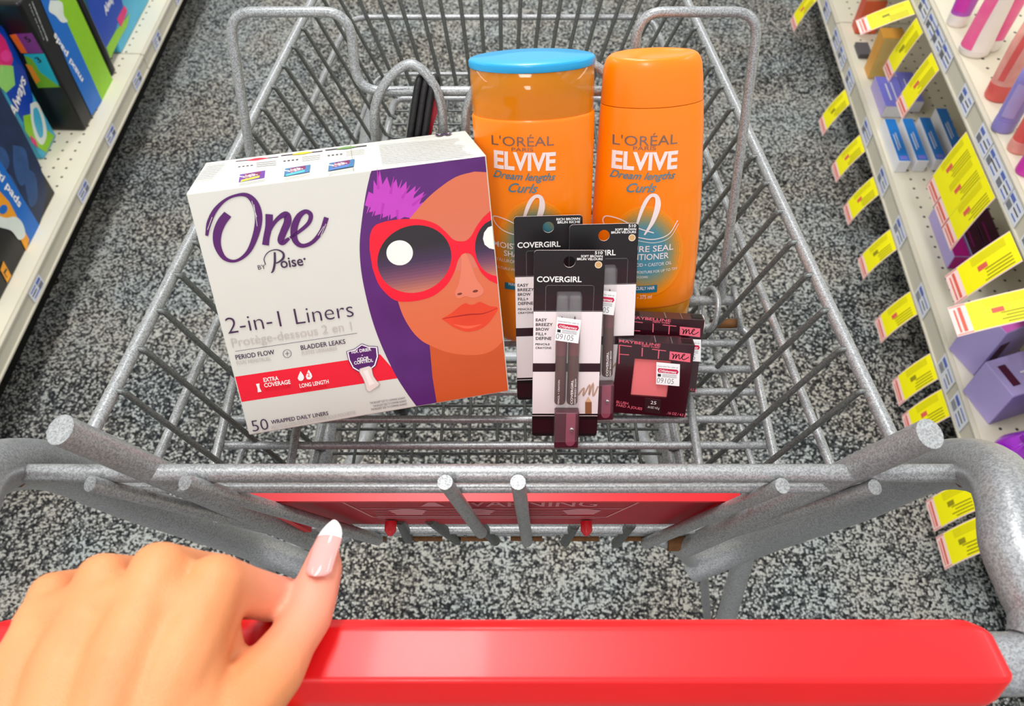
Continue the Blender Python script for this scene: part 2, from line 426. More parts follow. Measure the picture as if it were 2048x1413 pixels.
# yellow sale tags clipped under the rails
M_yel = mat('tag_yellow', (246, 236, 0), .4, 0, .01); M_pink = mat('tag_pink_edge', (246, 214, 208), .45, 0, .01)
M_tagr = mat('tag_red_ink', (226, 96, 78), .5); M_tago = mat('tag_olive_ink', (150, 140, 10), .5)
def sale_tag(xf, z, y, wd, ln, lean, label, grp, bend=.25, seed=0):
    """hangs from the rail at (xf, y, z), leaning out into the aisle by `lean`; strip of card curved along its length"""
    t = thing('sale_tag', label, 'price tag', AM @ Matrix.Translation((xf, y, z)), grp)
    rnd = random.Random(seed)
    def P(a, b, off=0):            # a across (-.5..5), b down 0..1
        th = lean - bend * (b - .5); th0 = lean
        s_ = b * ln
        x = -(sin(lean) * s_ + bend * .5 * ln * (b * (1 - b)) * cos(lean)); zz = -(cos(lean) * s_) + bend * .5 * ln * (b * (1 - b)) * sin(lean)
        n = Vector((-cos(th), 0, sin(th)))
        return Vector((x, a * wd, zz)) + n * off
    def sheet(mb, a0, a1, b0, b1, off, m, n=8):
        vs = []
        for i in range(n + 1):
            b = b0 + (b1 - b0) * i / n; vs += [P(a0, b, off), P(a1, b, off)]
        mb.add(vs, [(2 * i, 2 * i + 1, 2 * i + 3, 2 * i + 2) for i in range(n)], m, False)
    mb = MB(); sheet(mb, -.5, .5, 0, 1, 0, M_pink); sheet(mb, -.5, .5, 0, 1, -.0005, M_white)
    sheet(mb, -.47, .47, .0, .80, .0003, M_yel)
    mb.obj('card', t)
    mb = MB()
    for k in range(4):
        a = -.42 + .10 * k; sheet(mb, a, a + .035, .08, .40 + .1 * rnd.random(), .0006, M_tago, 4)
    sheet(mb, -.06, .10, .40, .54, .0006, M_tagr if rnd.random() > .5 else M_tago, 3)
    for k in range(5): sheet(mb, .2 + .05 * k, .21 + .05 * k, .1, .6, .0006, M_tago, 3)
    sheet(mb, -.4, .4, .86, .90, .0006, M_tagr, 2); sheet(mb, -.4, .35, .93, .95, .0006, M_tagr, 2)
    sheet(mb, -.47, -.45, .8, .99, .0006, M_tagr, 2); sheet(mb, .45, .47, .8, .99, .0006, M_tagr, 2)
    mb.obj('printing', t)
    return t
low = [(1633, -12), (1700, 192), (1732, 285), (1762, 370), (1803, 478), (1843, 605), (1893, 732), (1917, 805), (1938, 985), (1958, 1062)]
nm = ['farthest of all'] + [k + ' from the far end' for k in ('second', 'third', 'fourth', 'fifth', 'sixth', 'seventh', 'eighth')] + ['half hidden behind the grey handle tube', 'nearest of all']
for i, (px, py) in enumerate(low):
    a = A(px, py, ZL - .05)
    sale_tag(XR - .004, ZL - .052, a.y, .057, .100, radians(20), 'yellow tag under the lowest right rail, %s' % nm[i], 'yellow tags under the lowest right rail', .3, i)
up = [((1822, 12), .05, .1, 62), ((1836, 48), .050, .115, 12), ((1870, 120), .054, .115, 12), ((1938, 283), .056, .125, 8), ((1959, 325), .056, .125, 8), ((1981, 370), .056, .125, 8), ((2038, 490), .062, .120, 26), ((2062, 600), .055, .115, 62)]
un = ['topmost, over the red-orange carton', 'second from the top, beside the amber carton', 'over the periwinkle cartons', 'farthest of three joined tags', 'middle of three joined tags', 'nearest of three joined tags', 'alone over the magenta cartons', 'across the lavender carton']
for i, ((px, py), wd, ln, le) in enumerate(up):
    a = A(px, py, ZU - .048)
    sale_tag(XR - .004, ZU - .05, a.y, wd, ln, radians(le), 'yellow tag on the upper right rail, ' + un[i], 'yellow tags on the upper right rail', .15, 50 + i)
# ------------------------------------------------------------------ the shopping cart
CX = -.011; PAN = CZ - .47
cart = thing('shopping_cart', 'grey wire shopping cart with red handle grip and fold-down child seat', 'shopping cart', Vector((CX, 0, 0)))
def loc(P): return Vector((P.x - CX, P.y, P.z))
T0 = onz(960, 947, CZ - .375); GL = radians(12); GN = Vector((0, cos(GL), sin(GL)))
def gate(px, py, off=0): return loc(onplane(px, py, T0 + GN * off, GN))
def mir(P): return Vector((-P[0], P[1], P[2]))
def railx(y): return .202 - .088 * (y - .24)
def railz(y): return CZ - (.37 + .084 * (y - .24))
YF = .745; FLZ = CZ - .54
tl = math.tan(radians(20.8))
def wall(side, y, drop):     # a place on a side wall, `drop` below the rail
    return Vector((side * (railx(y) - drop * tl), y, railz(y) - drop))
# rims
for s in (1, -1):
    mb = MB(); mb.tube([(s * (railx(.200)), .200, railz(.200) + .001), (s * railx(.3), .3, railz(.3)), (s * railx(.5), .5, railz(.5)), (s * (railx(YF)), YF, railz(YF))], .0038, M_zinc, 12)
    mb.obj('top_rail', cart)
mb = MB(); mb.tube([(-railx(YF), YF, railz(YF)), (railx(YF), YF, railz(YF))], .0038, M_zinc, 12); mb.obj('top_rail', cart)
# bands round the outside of the wires
for j, (d, r) in enumerate(((.048, .0027), (.105, .0021))):
    def bp(s, y): p = wall(s, y, d); return p + Vector((s * .006, 0, 0))
    yf = YF - .012 - d * .2 + .008
    pts = [bp(-1, .20 + d * .1)] + [bp(-1, y) for y in (.3, .5)] + [bp(-1, yf), bp(1, yf)] + [bp(1, y) for y in (.5, .3)] + [bp(1, .20 + d * .1)]
    mb = MB(); mb.tube(fillet(pts, .022), r, M_zinc, 10); mb.obj('side_band', cart, 'grey band running round the outside of the basket wires')
# side wall wires
ks = [.24 + .0294 * k for k in range(17)]
for s in (1, -1):
    mb = MB()
    for y in ks:
        zt = railz(y); D = zt - FLZ
        a = wall(s, y, -.001); a.x -= s * .0058; b = wall(s, y, D - .004); b.x -= s * .002
        c = wall(s, y, D); c.x -= s * .006
        mb.tube(fillet([a + Vector((s * .004, 0, .0005)), a + Vector((-s * .0005, 0, -.0005)), b, c], .0012, 3), .0018, M_wire, 8)
    mb.obj('side_wires', cart)
# front wall wires
mb = MB(); n = 15
for i in range(n):
    f = (i / (n - 1) * 2 - 1); xt = f * (railx(YF) - .014); D = railz(YF) - FLZ; xb = f * (railx(YF) - D * tl - .006)
    mb.tube([(xt, YF - .006, railz(YF) + .003), (xt, YF - .008, railz(YF)), (xb, YF - .006 - D * .2, FLZ)], .0020, M_wire, 8)
mb.obj('front_wires', cart)
# basket floor grid
def flx(y): return railx(y) - (railz(y) - FLZ) * tl
mb = MB(); y0, y1 = .235, YF - .006 - (railz(YF) - FLZ) * .2
k = 0; y = y0
while y < y1: mb.tube([(-flx(y) - .001, y, FLZ - .003), (flx(y) + .001, y, FLZ - .003)], .0012, M_wire, 8); y += .021
for i in range(-5, 6): mb.tube([(i * .0215, y0 - .004, FLZ), (i * .0185, y1, FLZ)], .0012, M_wire, 8)
mb.obj('basket_floor', cart)
mb = MB(); P = [(-flx(y0), y0, FLZ), (-flx(y1), y1, FLZ), (flx(y1), y1, FLZ), (flx(y0), y0, FLZ)]
mb.tube(fillet([Vector((0, y0, FLZ))] + [Vector(p) for p in P] + [Vector((0, y0, FLZ))], .012), .0036, M_zinc, 10); mb.obj('floor_frame', cart)

# rear gate
mb = MB(); a = gate(22, 947); b = gate(1921, 949); hw = (b.x - a.x) / 2
mb.tube([(-hw - .004, a.y, a.z), (hw + .004, a.y, a.z)], .0047, M_zinc, 20); gt = mb.obj('rear_gate_bar', cart)
for s in (1, -1):
    mb = MB(); mb.tube([(s * (hw - .003), a.y, a.z), (s * (hw + .0005), a.y, a.z)], .0072, M_rust, 16, True); mb.obj('rusty_weld', cart, 'rusty weld where the bar meets the tube')
mb = MB(); a = gate(300, 968, -.0); mb.tube([(-.198, a.y - .003, a.z + .001), (.198, a.y - .003, a.z + .001)], .0027, M_zinc, 14); mb.obj('gate_crossbar', cart)
mb = MB(); a = gate(1020, 1070); mb.tube([(-.135, a.y + .004, a.z), (.135, a.y + .004, a.z)], .0034, M_zinc, 12); mb.obj('gate_crossbar', cart)
mb = MB(); a = gate(1020, 1083)
for q in (-.09, -.05, -.015, .02, .06, .1): mb.tube([(q - .01, a.y + .001, a.z + .003), (q + .012, a.y + .001, a.z + .0025)], .0022, M_rust, 8)
mb.obj('rust_streak', cart, 'brown rust along the gate bottom')
for (h, f, r) in (((120, 860), (650, 1092), .0072), ((180, 968), (640, 1082), .0040), ((370, 965), (756, 1080), .0040), ((890, 965), (962, 1066), .0038), ((1036, 965), (1054, 1084), .0038), ((1565, 972), (1292, 1087), .0040), ((1750, 975), (1380, 1090), .0040), ((1860, 868), (1370, 1096), .0072)):
    off = -.008 if r < .007 else .004
    a = gate(*h, off); b = gate(*f, off if h[0] in (890,) else -.003)
    mb = MB(); mb.tube([a, a * .98 + b * .02, b], r, M_zinc, 18); mb.obj('gate_rod', cart)
for (h, f) in (((800, 1040), (817, 1078)), ((860, 1040), (914, 1081)), ((955, 1045), (991, 1083)), ((1150, 1050), (1130, 1085)), ((1262, 1050), (1232, 1087)), ((690, 1050), (720, 1078))):
    mb = MB(); mb.tube([gate(*h, .004), gate(*f, .001)], .0036, M_wire, 12); mb.obj('gate_rod', cart)
# red warning flap over the leg holes
q = [gate(497, 994), gate(1466, 1006), gate(1366, 1066), gate(627, 1058)]
xt = (q[1].x - q[0].x) / 2; xb = (q[2].x - q[3].x) / 2 + .002; zt = q[0].z - .001; yt = q[0].y; zb = q[3].z; yb = q[3].y
cxr = (q[1].x + q[0].x) / 2
FO = Vector((cxr, (yt + yb) / 2, (zt + zb) / 2)); Vd = (Vector((0, yt - yb, zt - zb))).normalized(); FH = math.hypot(yt - yb, zt - zb) / 2
FM = rowmat(FO, (1, 0, 0), Vd)
flap = MB()
def fp(u, v, n): return FM @ Vector((u, v, n))
def slab(mb, P, n0, n1, m):
    k = len(P); vs = [fp(p[0], p[1], n0) for p in P] + [fp(p[0], p[1], n1) for p in P]
    mb.add(vs, [list(range(k))[::-1], list(range(k, 2 * k))] + [(i, (i + 1) % k, k + (i + 1) % k, k + i) for i in range(k)], m)
slab(flap, [(-xb, -FH), (xb, -FH), (xt, FH), (-xt, FH)], -.006, -.003, M_redface)
fo = flap.obj('leg_hole_flap', cart)
flap = MB(); rim = .0032
slab(flap, [(-xt, FH - rim), (xt, FH - rim), (xt + .001, FH), (-xt - .001, FH)], -.0075, .0022, M_red2)
slab(flap, [(-xb - rim * .4, -FH - .002), (-xb + rim, -FH), (-xt + rim, FH - rim), (-xt - .001, FH)], -.0075, .0022, M_red2)
slab(flap, [(xb - rim, -FH), (xb + rim * .4, -FH - .002), (xt + .001, FH), (xt - rim, FH - rim)], -.0075, .0022, M_red2)
flap.obj('flap_rim', fo)
for u in (-.068, .058):
    mb = MB(); o = fp(u, -FH + .012, -.002); mb.tube([o, o + GN * -.006, o + GN * -.009], [.0038, .0038, .0015], M_red2, 16); mb.obj('flap_stud', fo)
M_wtxt = mat('faded_pink_print', (206, 128, 134), .5)
cv = Canvas(Matrix.Translation((CX, 0, 0)) @ FM, (0, 0, -.0029), (1, 0, 0), (0, 1, 0))
u0, u1 = -.092, .088
for (p, r_) in (((u0, FH - .016), (u1, FH - .016)), ((u0 + .014, -FH + .022), (u1 - .018, -FH + .022)), ((u0, FH - .016), (u0 + .014, -FH + .022)), ((u1, FH - .016), (u1 - .018, -FH + .022)), ((u0 + .01, FH - .040), (u1 - .01, FH - .040))):
    d = Vector((r_[0] - p[0], r_[1] - p[1])).normalized() * 0.0008; nx, ny = -d.y, d.x
    cv.polyuv([(p[0] + nx, p[1] + ny), (r_[0] + nx, r_[1] + ny), (r_[0] - nx, r_[1] - ny), (p[0] - nx, p[1] - ny)], M_wtxt)
cv.textuv('WARNING', -.024, FH - .034, .085, .013, M_wtxt, .01)
cv.polyuv([(-.045, FH - .034), (-.030, FH - .034), (-.0375, FH - .020)], M_wtxt)
for k in range(5):
    r_ = random.Random(k); cv.polyuv([(-.075, FH - .046 - k * .005), (.07 - r_.random() * .03, FH - .046 - k * .005), (.07 - r_.random() * .03, FH - .0472 - k * .005), (-.075, FH - .0472 - k * .005)], M_wtxt)
for u in (-.062, -.02, .045):
    cv.polyuv([(u, -FH + .03), (u + .016, -FH + .03), (u + .020, -FH + .042), (u + .008, -FH + .046), (u - .004, -FH + .042)], M_wtxt)
cv.obj('warning_print', fo).matrix_local = FM

# handle tubes: from the frame beside the gate, up, round and into the grip
HP = Vector((0, .093, CZ - .345))
tb = [(1383, 1138, .81), (1500, 1090, .775), (1600, 1050, .69), (1720, 1004, .60), (1848, 942, .495), (1928, 929, .440), (1992, 952, .396), (2020, 1012, .368), (2030, 1090, .354), (2062, 1165, .345), (2092, 1240, .338)]
for s in (1, -1):
    P = [loc(at(*t)) for t in tb]; P += [Vector((P[-1].x - .008, HP.y + .001, HP.z + .002)), Vector((P[-1].x - .035, HP.y, HP.z)), Vector((.16, HP.y, HP.z))]
    if s < 0: P = [mir(p) for p in P]
    C = catmull(P, 8)
    mb = MB(); mb.tube(C, [.0140 if abs(c_.x) > .222 or c_.y > .12 else .0124 for c_ in C], M_tube, 24); mb.obj('handle_tube', cart)
    e = P[0]; g = gate(1345, 1086) if s > 0 else mir(gate(1345, 1086))
    mb = MB(); mb.tube(fillet([g + Vector((-s * .02, .006, .002)), g, e + Vector((0, .004, .006))], .01), .0058, M_zinc, 12); mb.obj('link_rod', cart)
    mb = MB(); mb.tube([g + Vector((-s * .004, 0, .002)), g + Vector((s * .008, .0, .002))], .0068, M_rust, 12); mb.obj('rusty_hinge', cart, 'rusty hinge pin')
# grip
def grip_profile(k):     # (y,z) round the grip, k shrinks towards the ends
    P = [(.0145, .010), (.010, .0150), (-.0095, .0150), (-.0110, .0142), (-.0155, .001), (-.0158, -.006), (-.010, -.0165), (.008, -.0175), (.0150, -.008)]
    P = [(p[0], p[1]) for p in fillet([Vector((q[0], q[1], 0)) for q in P + [P[0]]], .0022, 4)]
    return [(p[0] * k, p[1] * k) for p in P]
mb = MB(); R = []
xe = .2055
for x, k in ((-xe, .87), (-xe + .0006, .92), (-xe + .002, .96), (-xe + .005, .985), (-xe + .010, 1), (-xe + .018, 1), (-xe + .026, 1), (0, 1), (xe - .026, 1), (xe - .018, 1), (xe - .010, 1), (xe - .005, .985), (xe - .002, .96), (xe - .0006, .92), (xe, .87)):
    wt = max(0, (abs(x) - (xe - .03)) / .03) ** 2
    R.append([Vector((x - math.copysign(wt * (.010 * max(0, (p[0] + .012) / .027) ** 3 + .0035 * max(0, -p[0] / .0155) ** 2), x), HP.y + p[0], HP.z + p[1])) for p in grip_profile(k)])
mb.rings(R, M_red); mb.obj('handle_grip', cart)

# child seat pan
seat = MB(); xs = .180
pan = bpy.data.objects.new('child_seat_pan', None)
yb_, yf_ = .362, .222
mb = MB(); mb.tube(fillet([Vector((-xs, yf_, PAN - .001)), Vector((-xs, yb_, PAN - .001)), Vector((xs, yb_, PAN - .001)), Vector((xs, yf_, PAN - .001)), Vector((-xs, yf_, PAN - .001))], .012), .0030, M_zinc, 12)
pan = mb.obj('child_seat_pan', cart)
for y in (.3506, .328, .309, .287, .267, .247):
    mb = MB(); mb.tube([(-xs, y, PAN - .0055), (xs, y, PAN - .0055)], .0027, M_zinc, 10); mb.obj('pan_wire', pan)
for s in (1, -1):
    mb = MB(); mb.tube([(s * .131, yf_, PAN - .001), (s * .131, .300, PAN - .001), (s * .131, .306, PAN - .004)], .0028, M_zinc, 10); mb.obj('pan_wire', pan)
    mb = MB(); mb.tube([(s * .155, yb_ + .001, PAN + .001), (s * .172, yb_ + .001, PAN + .001)], .0037, M_rust, 12); mb.obj('rusty_hinge', cart, 'rusty hinge of the child seat')
    mb = MB(); mb.tube([(s * .128, yb_ + .001, PAN + .001), (s * .148, yb_ + .001, PAN + .001)], .0065, mat('beige_sleeve', (206, 196, 180), .45), 16); mb.obj('plastic_sleeve', cart)
# child seat back
LN = radians(22); SY = .383; SZ = PAN + .004
def S(x, L, off=0): return Vector((x, SY + L * sin(LN) - off * cos(LN), SZ + L * cos(LN) + off * sin(LN)))
sb = MB()
pts = [S(-.163, -.002), S(-.160, .197), S(-.087, .197), S(-.087, .150), S(.087, .150), S(.087, .197), S(.160, .197), S(.163, -.002)]
sb.tube(fillet(pts, .016, 8), .0031, M_zinc, 14); back = sb.obj('child_seat_back', cart)
mb = MB(); mb.tube([(-.172, SY, SZ - .001), (.172, SY, SZ - .001)], .0036, M_zinc, 10); mb.obj('hinge_bar', back)
for s in (1, -1):
    for dx in (-.010, .010):
        x = s * .163 + dx; c0 = Vector((x, (SY + yb_) / 2, SZ + .002))
        P = [c0 + Vector((-dx * .35 * sin(t * 1.0), cos(t) * .0165, sin(t) * .0135)) for t in [2 * pi * k / 20 for k in range(20)]]
        mb = MB(); mb.tube(P, .0020, M_zinc, 8, closed=True); mb.obj('wire_loop', back)
mb = MB(); mb.tube(fillet([S(-.133, 0, -.004), S(-.133, .068, -.004), S(.133, .068, -.004), S(.133, 0, -.004)], .012), .0034, M_zinc, 12); mb.obj('back_frame', back)
for cx_ in (-.052, .006, .058):
    P = [S(cx_ - .024, .0, .006), S(cx_ - .025, .11, .007), S(cx_ - .021, .148, .008), S(cx_, .168, .006), S(cx_ + .017, .150, .008), S(cx_ + .019, .11, .007), S(cx_ + .021, 0, .006)]
    mb = MB(); mb.tube(catmull(P, 6), .0030, M_zinc, 12); mb.obj('seat_arch', back)
# belt looped over the crossbar, with its red tag
mb = MB()
for i, dx in enumerate((-.0045, .0, .0045)):
    P = [S(-.058 + dx, .06, -.012), S(-.051 + dx, .11, -.010), S(-.043 + dx, .145, -.0075), S(-.041 + dx, .158, .000), S(-.043 + dx, .155, .008), S(-.050 + dx, .12, .013), S(-.055 + dx, .085, .016), S(-.058 + dx, .05, .016)]
    mb.tube(catmull(P, 6), .0024, mat('black_webbing', (22, 21, 24), .5, 0, .2, 400, .4), 8)
bl = mb.obj('seat_belt', cart, 'black strap looped over the seat crossbar')
M_tagred = mat('belt_tag_red', (196, 24, 50), .4)
cvb = Canvas(Matrix.Translation((CX, 0, 0)), S(0, 0, .0), (1, 0, 0), (0, sin(LN), cos(LN)), step=.0001)
P0 = [(842, 184), (868, 184), (878, 192), (879, 215), (870, 238), (862, 270), (848, 270), (838, 215)]
P1 = [cvb.uv(*p) for p in P0]
mb = MB(); k = len(P1)
vs = [S(p[0], p[1], .0045) for p in P1] + [S(p[0], p[1], .0060) for p in P1]
mb.add(vs, [list(range(k)), list(range(k, 2 * k))[::-1]] + [(i, (i + 1) % k, k + (i + 1) % k, k + i) for i in range(k)], M_tagred); mb.obj('belt_tag', bl, 'red tag on the strap')

# chassis: legs, base frame, casters
for s in (1, -1):
    top = loc(at(1492, 1098, .86)); low_ = loc(onz(1395, 1440, .16)); 
    top, low_ = (top, low_) if s > 0 else (mir(top), mir(low_))
    f = Vector((s * .20, .80, .15))
    mb = MB(); mb.tube(fillet([top, low_, Vector((low_.x, low_.y - .002, .13))], .02), .0108, M_tube, 16); mb.obj('rear_leg', cart)
    C_ = [loc(at(1425, 1112, .84)), loc(at(1312, 932, 1.02)), loc(at(1269, 836, 1.12))]
    C_ = [p if s > 0 else mir(p) for p in C_] + [Vector((s * .20, .86, .15))]
    mb = MB(); mb.tube(catmull(C_, 6), .0095, M_tube, 16); mb.obj('chassis_tube', cart)
    q = loc(at(1408, 1150, .95)); q2 = loc(onz(1416, 1260, .25)); q, q2 = (q, q2) if s > 0 else (mir(q), mir(q2))
    mb = MB(); mb.tube([q, q2, Vector((q2.x, q2.y, .16))], .005, M_zinc, 10); mb.obj('brace', cart)
    for (x, y) in ((low_.x, low_.y), (s * .20, .86)):
        mb = MB(); c = Vector((x, y, .05))
        mb.tube([c + Vector((-.012, 0, 0)), c + Vector((-.011, 0, 0)), c + Vector((.011, 0, 0)), c + Vector((.012, 0, 0))], [.044, .05, .05, .044], M_black, 24)
        wl = mb.obj('caster_wheel', cart)
        mb = MB(); mb.box((x - .019, y - .016, .03), (x - .0155, y + .016, .115), M_tube); mb.box((x + .0155, y - .016, .03), (x + .019, y + .016, .115), M_tube); mb.box((x - .019, y - .02, .112), (x + .019, y + .02, .118), M_tube)
        mb.tube([(x, y, .118), (x, y, .145)], .008, M_tube, 12); mb.obj('caster_fork', cart)
mb = MB(); mb.tube([(-.2, .86, .15), (.2, .86, .15)], .0118, M_tube, 16)
mb.tube([(-abs(low_.x), low_.y, .16), (abs(low_.x), low_.y, .16)], .0100, M_tube, 16); mb.obj('chassis_crossbar', cart)
for s in (1, -1):
    mb = MB(); mb.tube([(s * .20, .86, .15), (s * .135, .70, FLZ - .008), (s * .128, .56, FLZ - .008), (s * .13, .25, FLZ - .008)], .0095, M_tube, 14); mb.obj('basket_support', cart)
# ------------------------------------------------------------------ products: the liner box
M_card = mat('white_card', (216, 215, 206), .42, 0, .01); M_purple = mat('print_purple', (84, 24, 100), .45, 0, .02)
M_deep = mat('print_deep_purple', (74, 16, 88), .4, 0, .05, 40, c2=(96, 40, 122)); M_mag = mat('print_magenta', (196, 66, 190), .4, 0, .05)
M_rib = mat('print_red', (238, 20, 48), .42, 0, .01); M_skin1 = mat('print_skin', (216, 116, 84), .42, 0, .02); M_skin2 = mat('print_neck', (204, 84, 36), .42, 0, .02)
M_ink = mat('print_ink', (66, 40, 76), .45); M_grey = mat('print_grey', (196, 190, 186), .5); M_dkgrey = mat('print_dark_grey', (96, 90, 98), .5)
M_lip1 = mat('print_lips', (232, 70, 38), .42); M_lip2 = mat('print_lip_line', (170, 30, 24), .42); M_lens0 = (44, 40, 48)
M_redf = mat('print_red_faint', (216, 14, 34), .5)
def flat(c, r=.45): return mat('print_%d_%d_%d' % c, c, r, 0, .005)
def mixc(a, b, t): return tuple(int(round(a[i] * (1 - t) + b[i] * t)) for i in range(3))

q = .43 / .459
BOXM = rowmat((CAM.x - .168 * q, .265 * q, CZ - .43), (.977, .212, -.021), (-.084, .473, .877))
W_, H_, D_ = .17 * q, .158 * q, .082 * q
box = thing('liner_box', 'large white and purple box of liners with a woman in red sunglasses printed on it', 'box', BOXM)
mb = MB(); mb.box((0, 0, -D_), (W_, H_, 0), M_card, .0009); body = mb.obj('carton', box)
mb = MB()   # closed tuck flap seam on the top
mb.box((W_ * .545, H_ - .0002, -D_ + .001), (W_ * .548, H_ + .00012, -.001), mat('seam_shadow', (176, 172, 164), .6)); mb.obj('flap_edge', body)
cv = Canvas(BOXM, (0, 0, 0), (1, 0, 0), (0, 1, 0), step=.000006)
def B(x, y): return (360 + x / 2.174, 250 + y / 2.174)
def Bs(L): return [B(*p) for p in L]
k_ = 1 / 2.174
e = .0007
def edge(cv_, py0, py1, n=1): return None
# red band
cv.polyuv([(e, cv.uv(*B(225, 1098))[1]), cv.uv(*B(735, 1022)), cv.uv(*B(870, 998)), cv.uv(*B(960, 1100)), (e, cv.uv(*B(240, 1210))[1])], M_rib)
# purple hair to the right edge
cur = [(832, 192), (808, 300), (790, 420), (781, 520), (786, 620), (803, 720), (833, 840), (872, 950), (930, 1075), (980, 1157), (1028, 1224)]
L_ = [tuple(v) for v in catmull([Vector((*B(*p), 0)) for p in cur], 5)]
P = [cv.uv(p[0], p[1]) for p in L_]; P[0] = (P[0][0], H_ - e); P[-1] = (P[-1][0], e)
cv.polyuv(P + [(W_ - e, e), (W_ - e, H_ - e)], M_deep)
# neck
P = [cv.uv(*p) for p in Bs([(1085, 955), (1098, 1100), (1116, 1208)])]; P[-1] = (P[-1][0], e)
cv.polyuv(P + [(W_ - e, e), (W_ - e, cv.uv(*B(1410, 900))[1]), cv.uv(*B(1200, 940))], M_skin2)
# face
fc = [(1280, 203), (1200, 226), (1120, 280), (1060, 335), (1000, 405), (955, 480), (930, 600), (932, 700), (946, 762), (972, 835), (1012, 900), (1050, 938), (1085, 958), (1150, 985), (1220, 999), (1300, 1000), (1360, 980), (1400, 945)]
P = [tuple(v) for v in catmull([Vector((*B(*p), 0)) for p in fc], 4)]; P = [cv.uv(a[0], a[1]) for a in P]
vtop = cv.uv(*B(1330, 206))[1]; vbot = cv.uv(*B(1411, 930))[1]
face = P + [(W_ - e, vbot), (W_ - e, vtop)]
lay = cv.L + 1
# printed gradient of the face: bands clipped to the face outline
def clip(poly, v0, v1):
    def cl(P, f, g):
        out = []
        for i in range(len(P)):
            a, b = P[i - 1], P[i]
            fa, fb = f(a), f(b)
            if fa >= 0: out.append(a) if i and False else None
            if (fa >= 0) != (fb >= 0): t = fa / (fa - fb); out.append((a[0] + (b[0] - a[0]) * t, a[1] + (b[1] - a[1]) * t))
            if fb >= 0: out.append(b)
        return out
    P = cl(poly, lambda p: p[1] - v0, None)
    return cl(P, lambda p: v1 - p[1], None)
vs_ = [p[1] for p in face]; lo, hi = min(vs_), max(vs_); nb = 16
for i in range(nb):
    t = (i + .5) / nb; c = mixc((222, 104, 58), (214, 118, 98), t) if t < .5 else mixc((214, 118, 98), (212, 106, 60), max(0, (t - .5) * 1.6) if t < .8 else .5)
    pp = clip(face, lo + (hi - lo) * i / nb, lo + (hi - lo) * (i + 1) / nb)
    if len(pp) > 2: cv.polyuv(pp, flat(c), lay)
cv.L = lay
# magenta sheen of the hair, ragged both sides
top = [(868, 195), (880, 260), (900, 225), (915, 275), (940, 235), (950, 285), (985, 245), (985, 300), (1025, 265), (1015, 320), (1062, 290), (1040, 345), (1060, 335)]
bot = [(1000, 405), (975, 400), (950, 415), (945, 395), (915, 410), (915, 390), (880, 405), (882, 385), (845, 395), (850, 375), (820, 380), (830, 360), (803, 350), (820, 290), (840, 300), (842, 240), (858, 270)]
cv.poly(Bs(top + bot), M_mag)
for i, (a, b) in enumerate((((858, 190), (862, 280)), ((895, 235), (890, 300)), ((930, 225), (915, 300)), ((965, 240), (940, 310)), ((1000, 262), (965, 320)), ((1045, 270), (990, 330)), ((1070, 300), (1010, 350)), ((905, 415), (915, 350)), ((870, 412), (885, 340)), ((835, 398), (860, 330)), ((945, 418), (945, 370)), ((812, 385), (830, 330)))):
    cv.stroke(Bs([a, b]), [.8, 6], M_mag if i % 2 else mat('print_magenta_lt', (186, 50, 176), .4), smooth=False)
# nose and mouth
cv.poly(Bs([(1222, 560), (1240, 556), (1262, 600), (1290, 670), (1318, 712), (1312, 738), (1275, 752), (1240, 745), (1210, 755), (1195, 730), (1212, 690), (1222, 620)]), flat((226, 126, 98)), smooth=True)
cv.ell(*B(1216, 735), 5, 2.2, flat((120, 52, 44)), ang=-.2); cv.ell(*B(1284, 723), 5.5, 2.6, flat((120, 52, 44)), ang=-.2)
cv.poly(Bs([(1138, 843), (1180, 818), (1215, 790), (1240, 776), (1262, 782), (1280, 780), (1305, 770), (1345, 787), (1382, 796), (1362, 835), (1335, 868), (1295, 892), (1245, 899), (1195, 882), (1165, 862)]), M_lip1, smooth=True)
cv.stroke(Bs([(1140, 843), (1200, 833), (1262, 824), (1320, 820), (1380, 797)]), [1, 2.2, 2.6, 2, .8], M_lip2)
cv.stroke(Bs([(1190, 868), (1250, 880), (1310, 868)]), [1, 6, 1], flat((240, 98, 66)))
# sunglasses
fr = [(824, 540), (826, 480), (845, 440), (885, 422), (940, 412), (1000, 409), (1060, 413), (1115, 432), (1155, 465), (1185, 496), (1215, 506), (1245, 502), (1268, 480), (1290, 440), (1318, 402)]
P = [tuple(v) for v in catmull([Vector((*B(*p), 0)) for p in fr], 4)]; P = [cv.uv(a[0], a[1]) for a in P]
P += [(W_ - e, cv.uv(*B(1351, 373))[1]), (W_ - e, cv.uv(*B(1382, 692))[1])]
fr2 = [(1345, 676), (1312, 645), (1290, 605), (1272, 570), (1252, 558), (1228, 562), (1208, 590), (1192, 640), (1160, 695), (1110, 738), (1060, 758), (1000, 768), (945, 766), (905, 742), (862, 690), (836, 620)]
Q = [tuple(v) for v in catmull([Vector((*B(*p), 0)) for p in fr2], 4)]; P += [cv.uv(a[0], a[1]) for a in Q]
cv.polyuv(P, M_rib)
def lens(pts):
    P = [cv.uv(*p) for p in pts]; vv = [p[1] for p in P]; lo, hi = min(vv), max(vv); cv.L += 1; n = 22
    for i in range(n):
        t = (i + .5) / n
        c = mixc((206, 124, 96), (120, 74, 98), t / .28) if t < .28 else mixc((120, 74, 98), (66, 50, 78), (t - .28) / .2) if t < .48 else mixc((66, 50, 78), (42, 40, 44), min(1, (t - .48) / .25))
        pp = clip(P, lo + (hi - lo) * i / n, lo + (hi - lo) * (i + 1) / n)
        if len(pp) > 2: cv.polyuv(pp, flat(c, .35), cv.L)
cx_, cy_ = 1019, 583
lens([B(cx_ + 161 * cos(a), cy_ + 147 * sin(a) + 12 * cos(a) * -1) for a in [2 * pi * k / 48 for k in range(48)]])
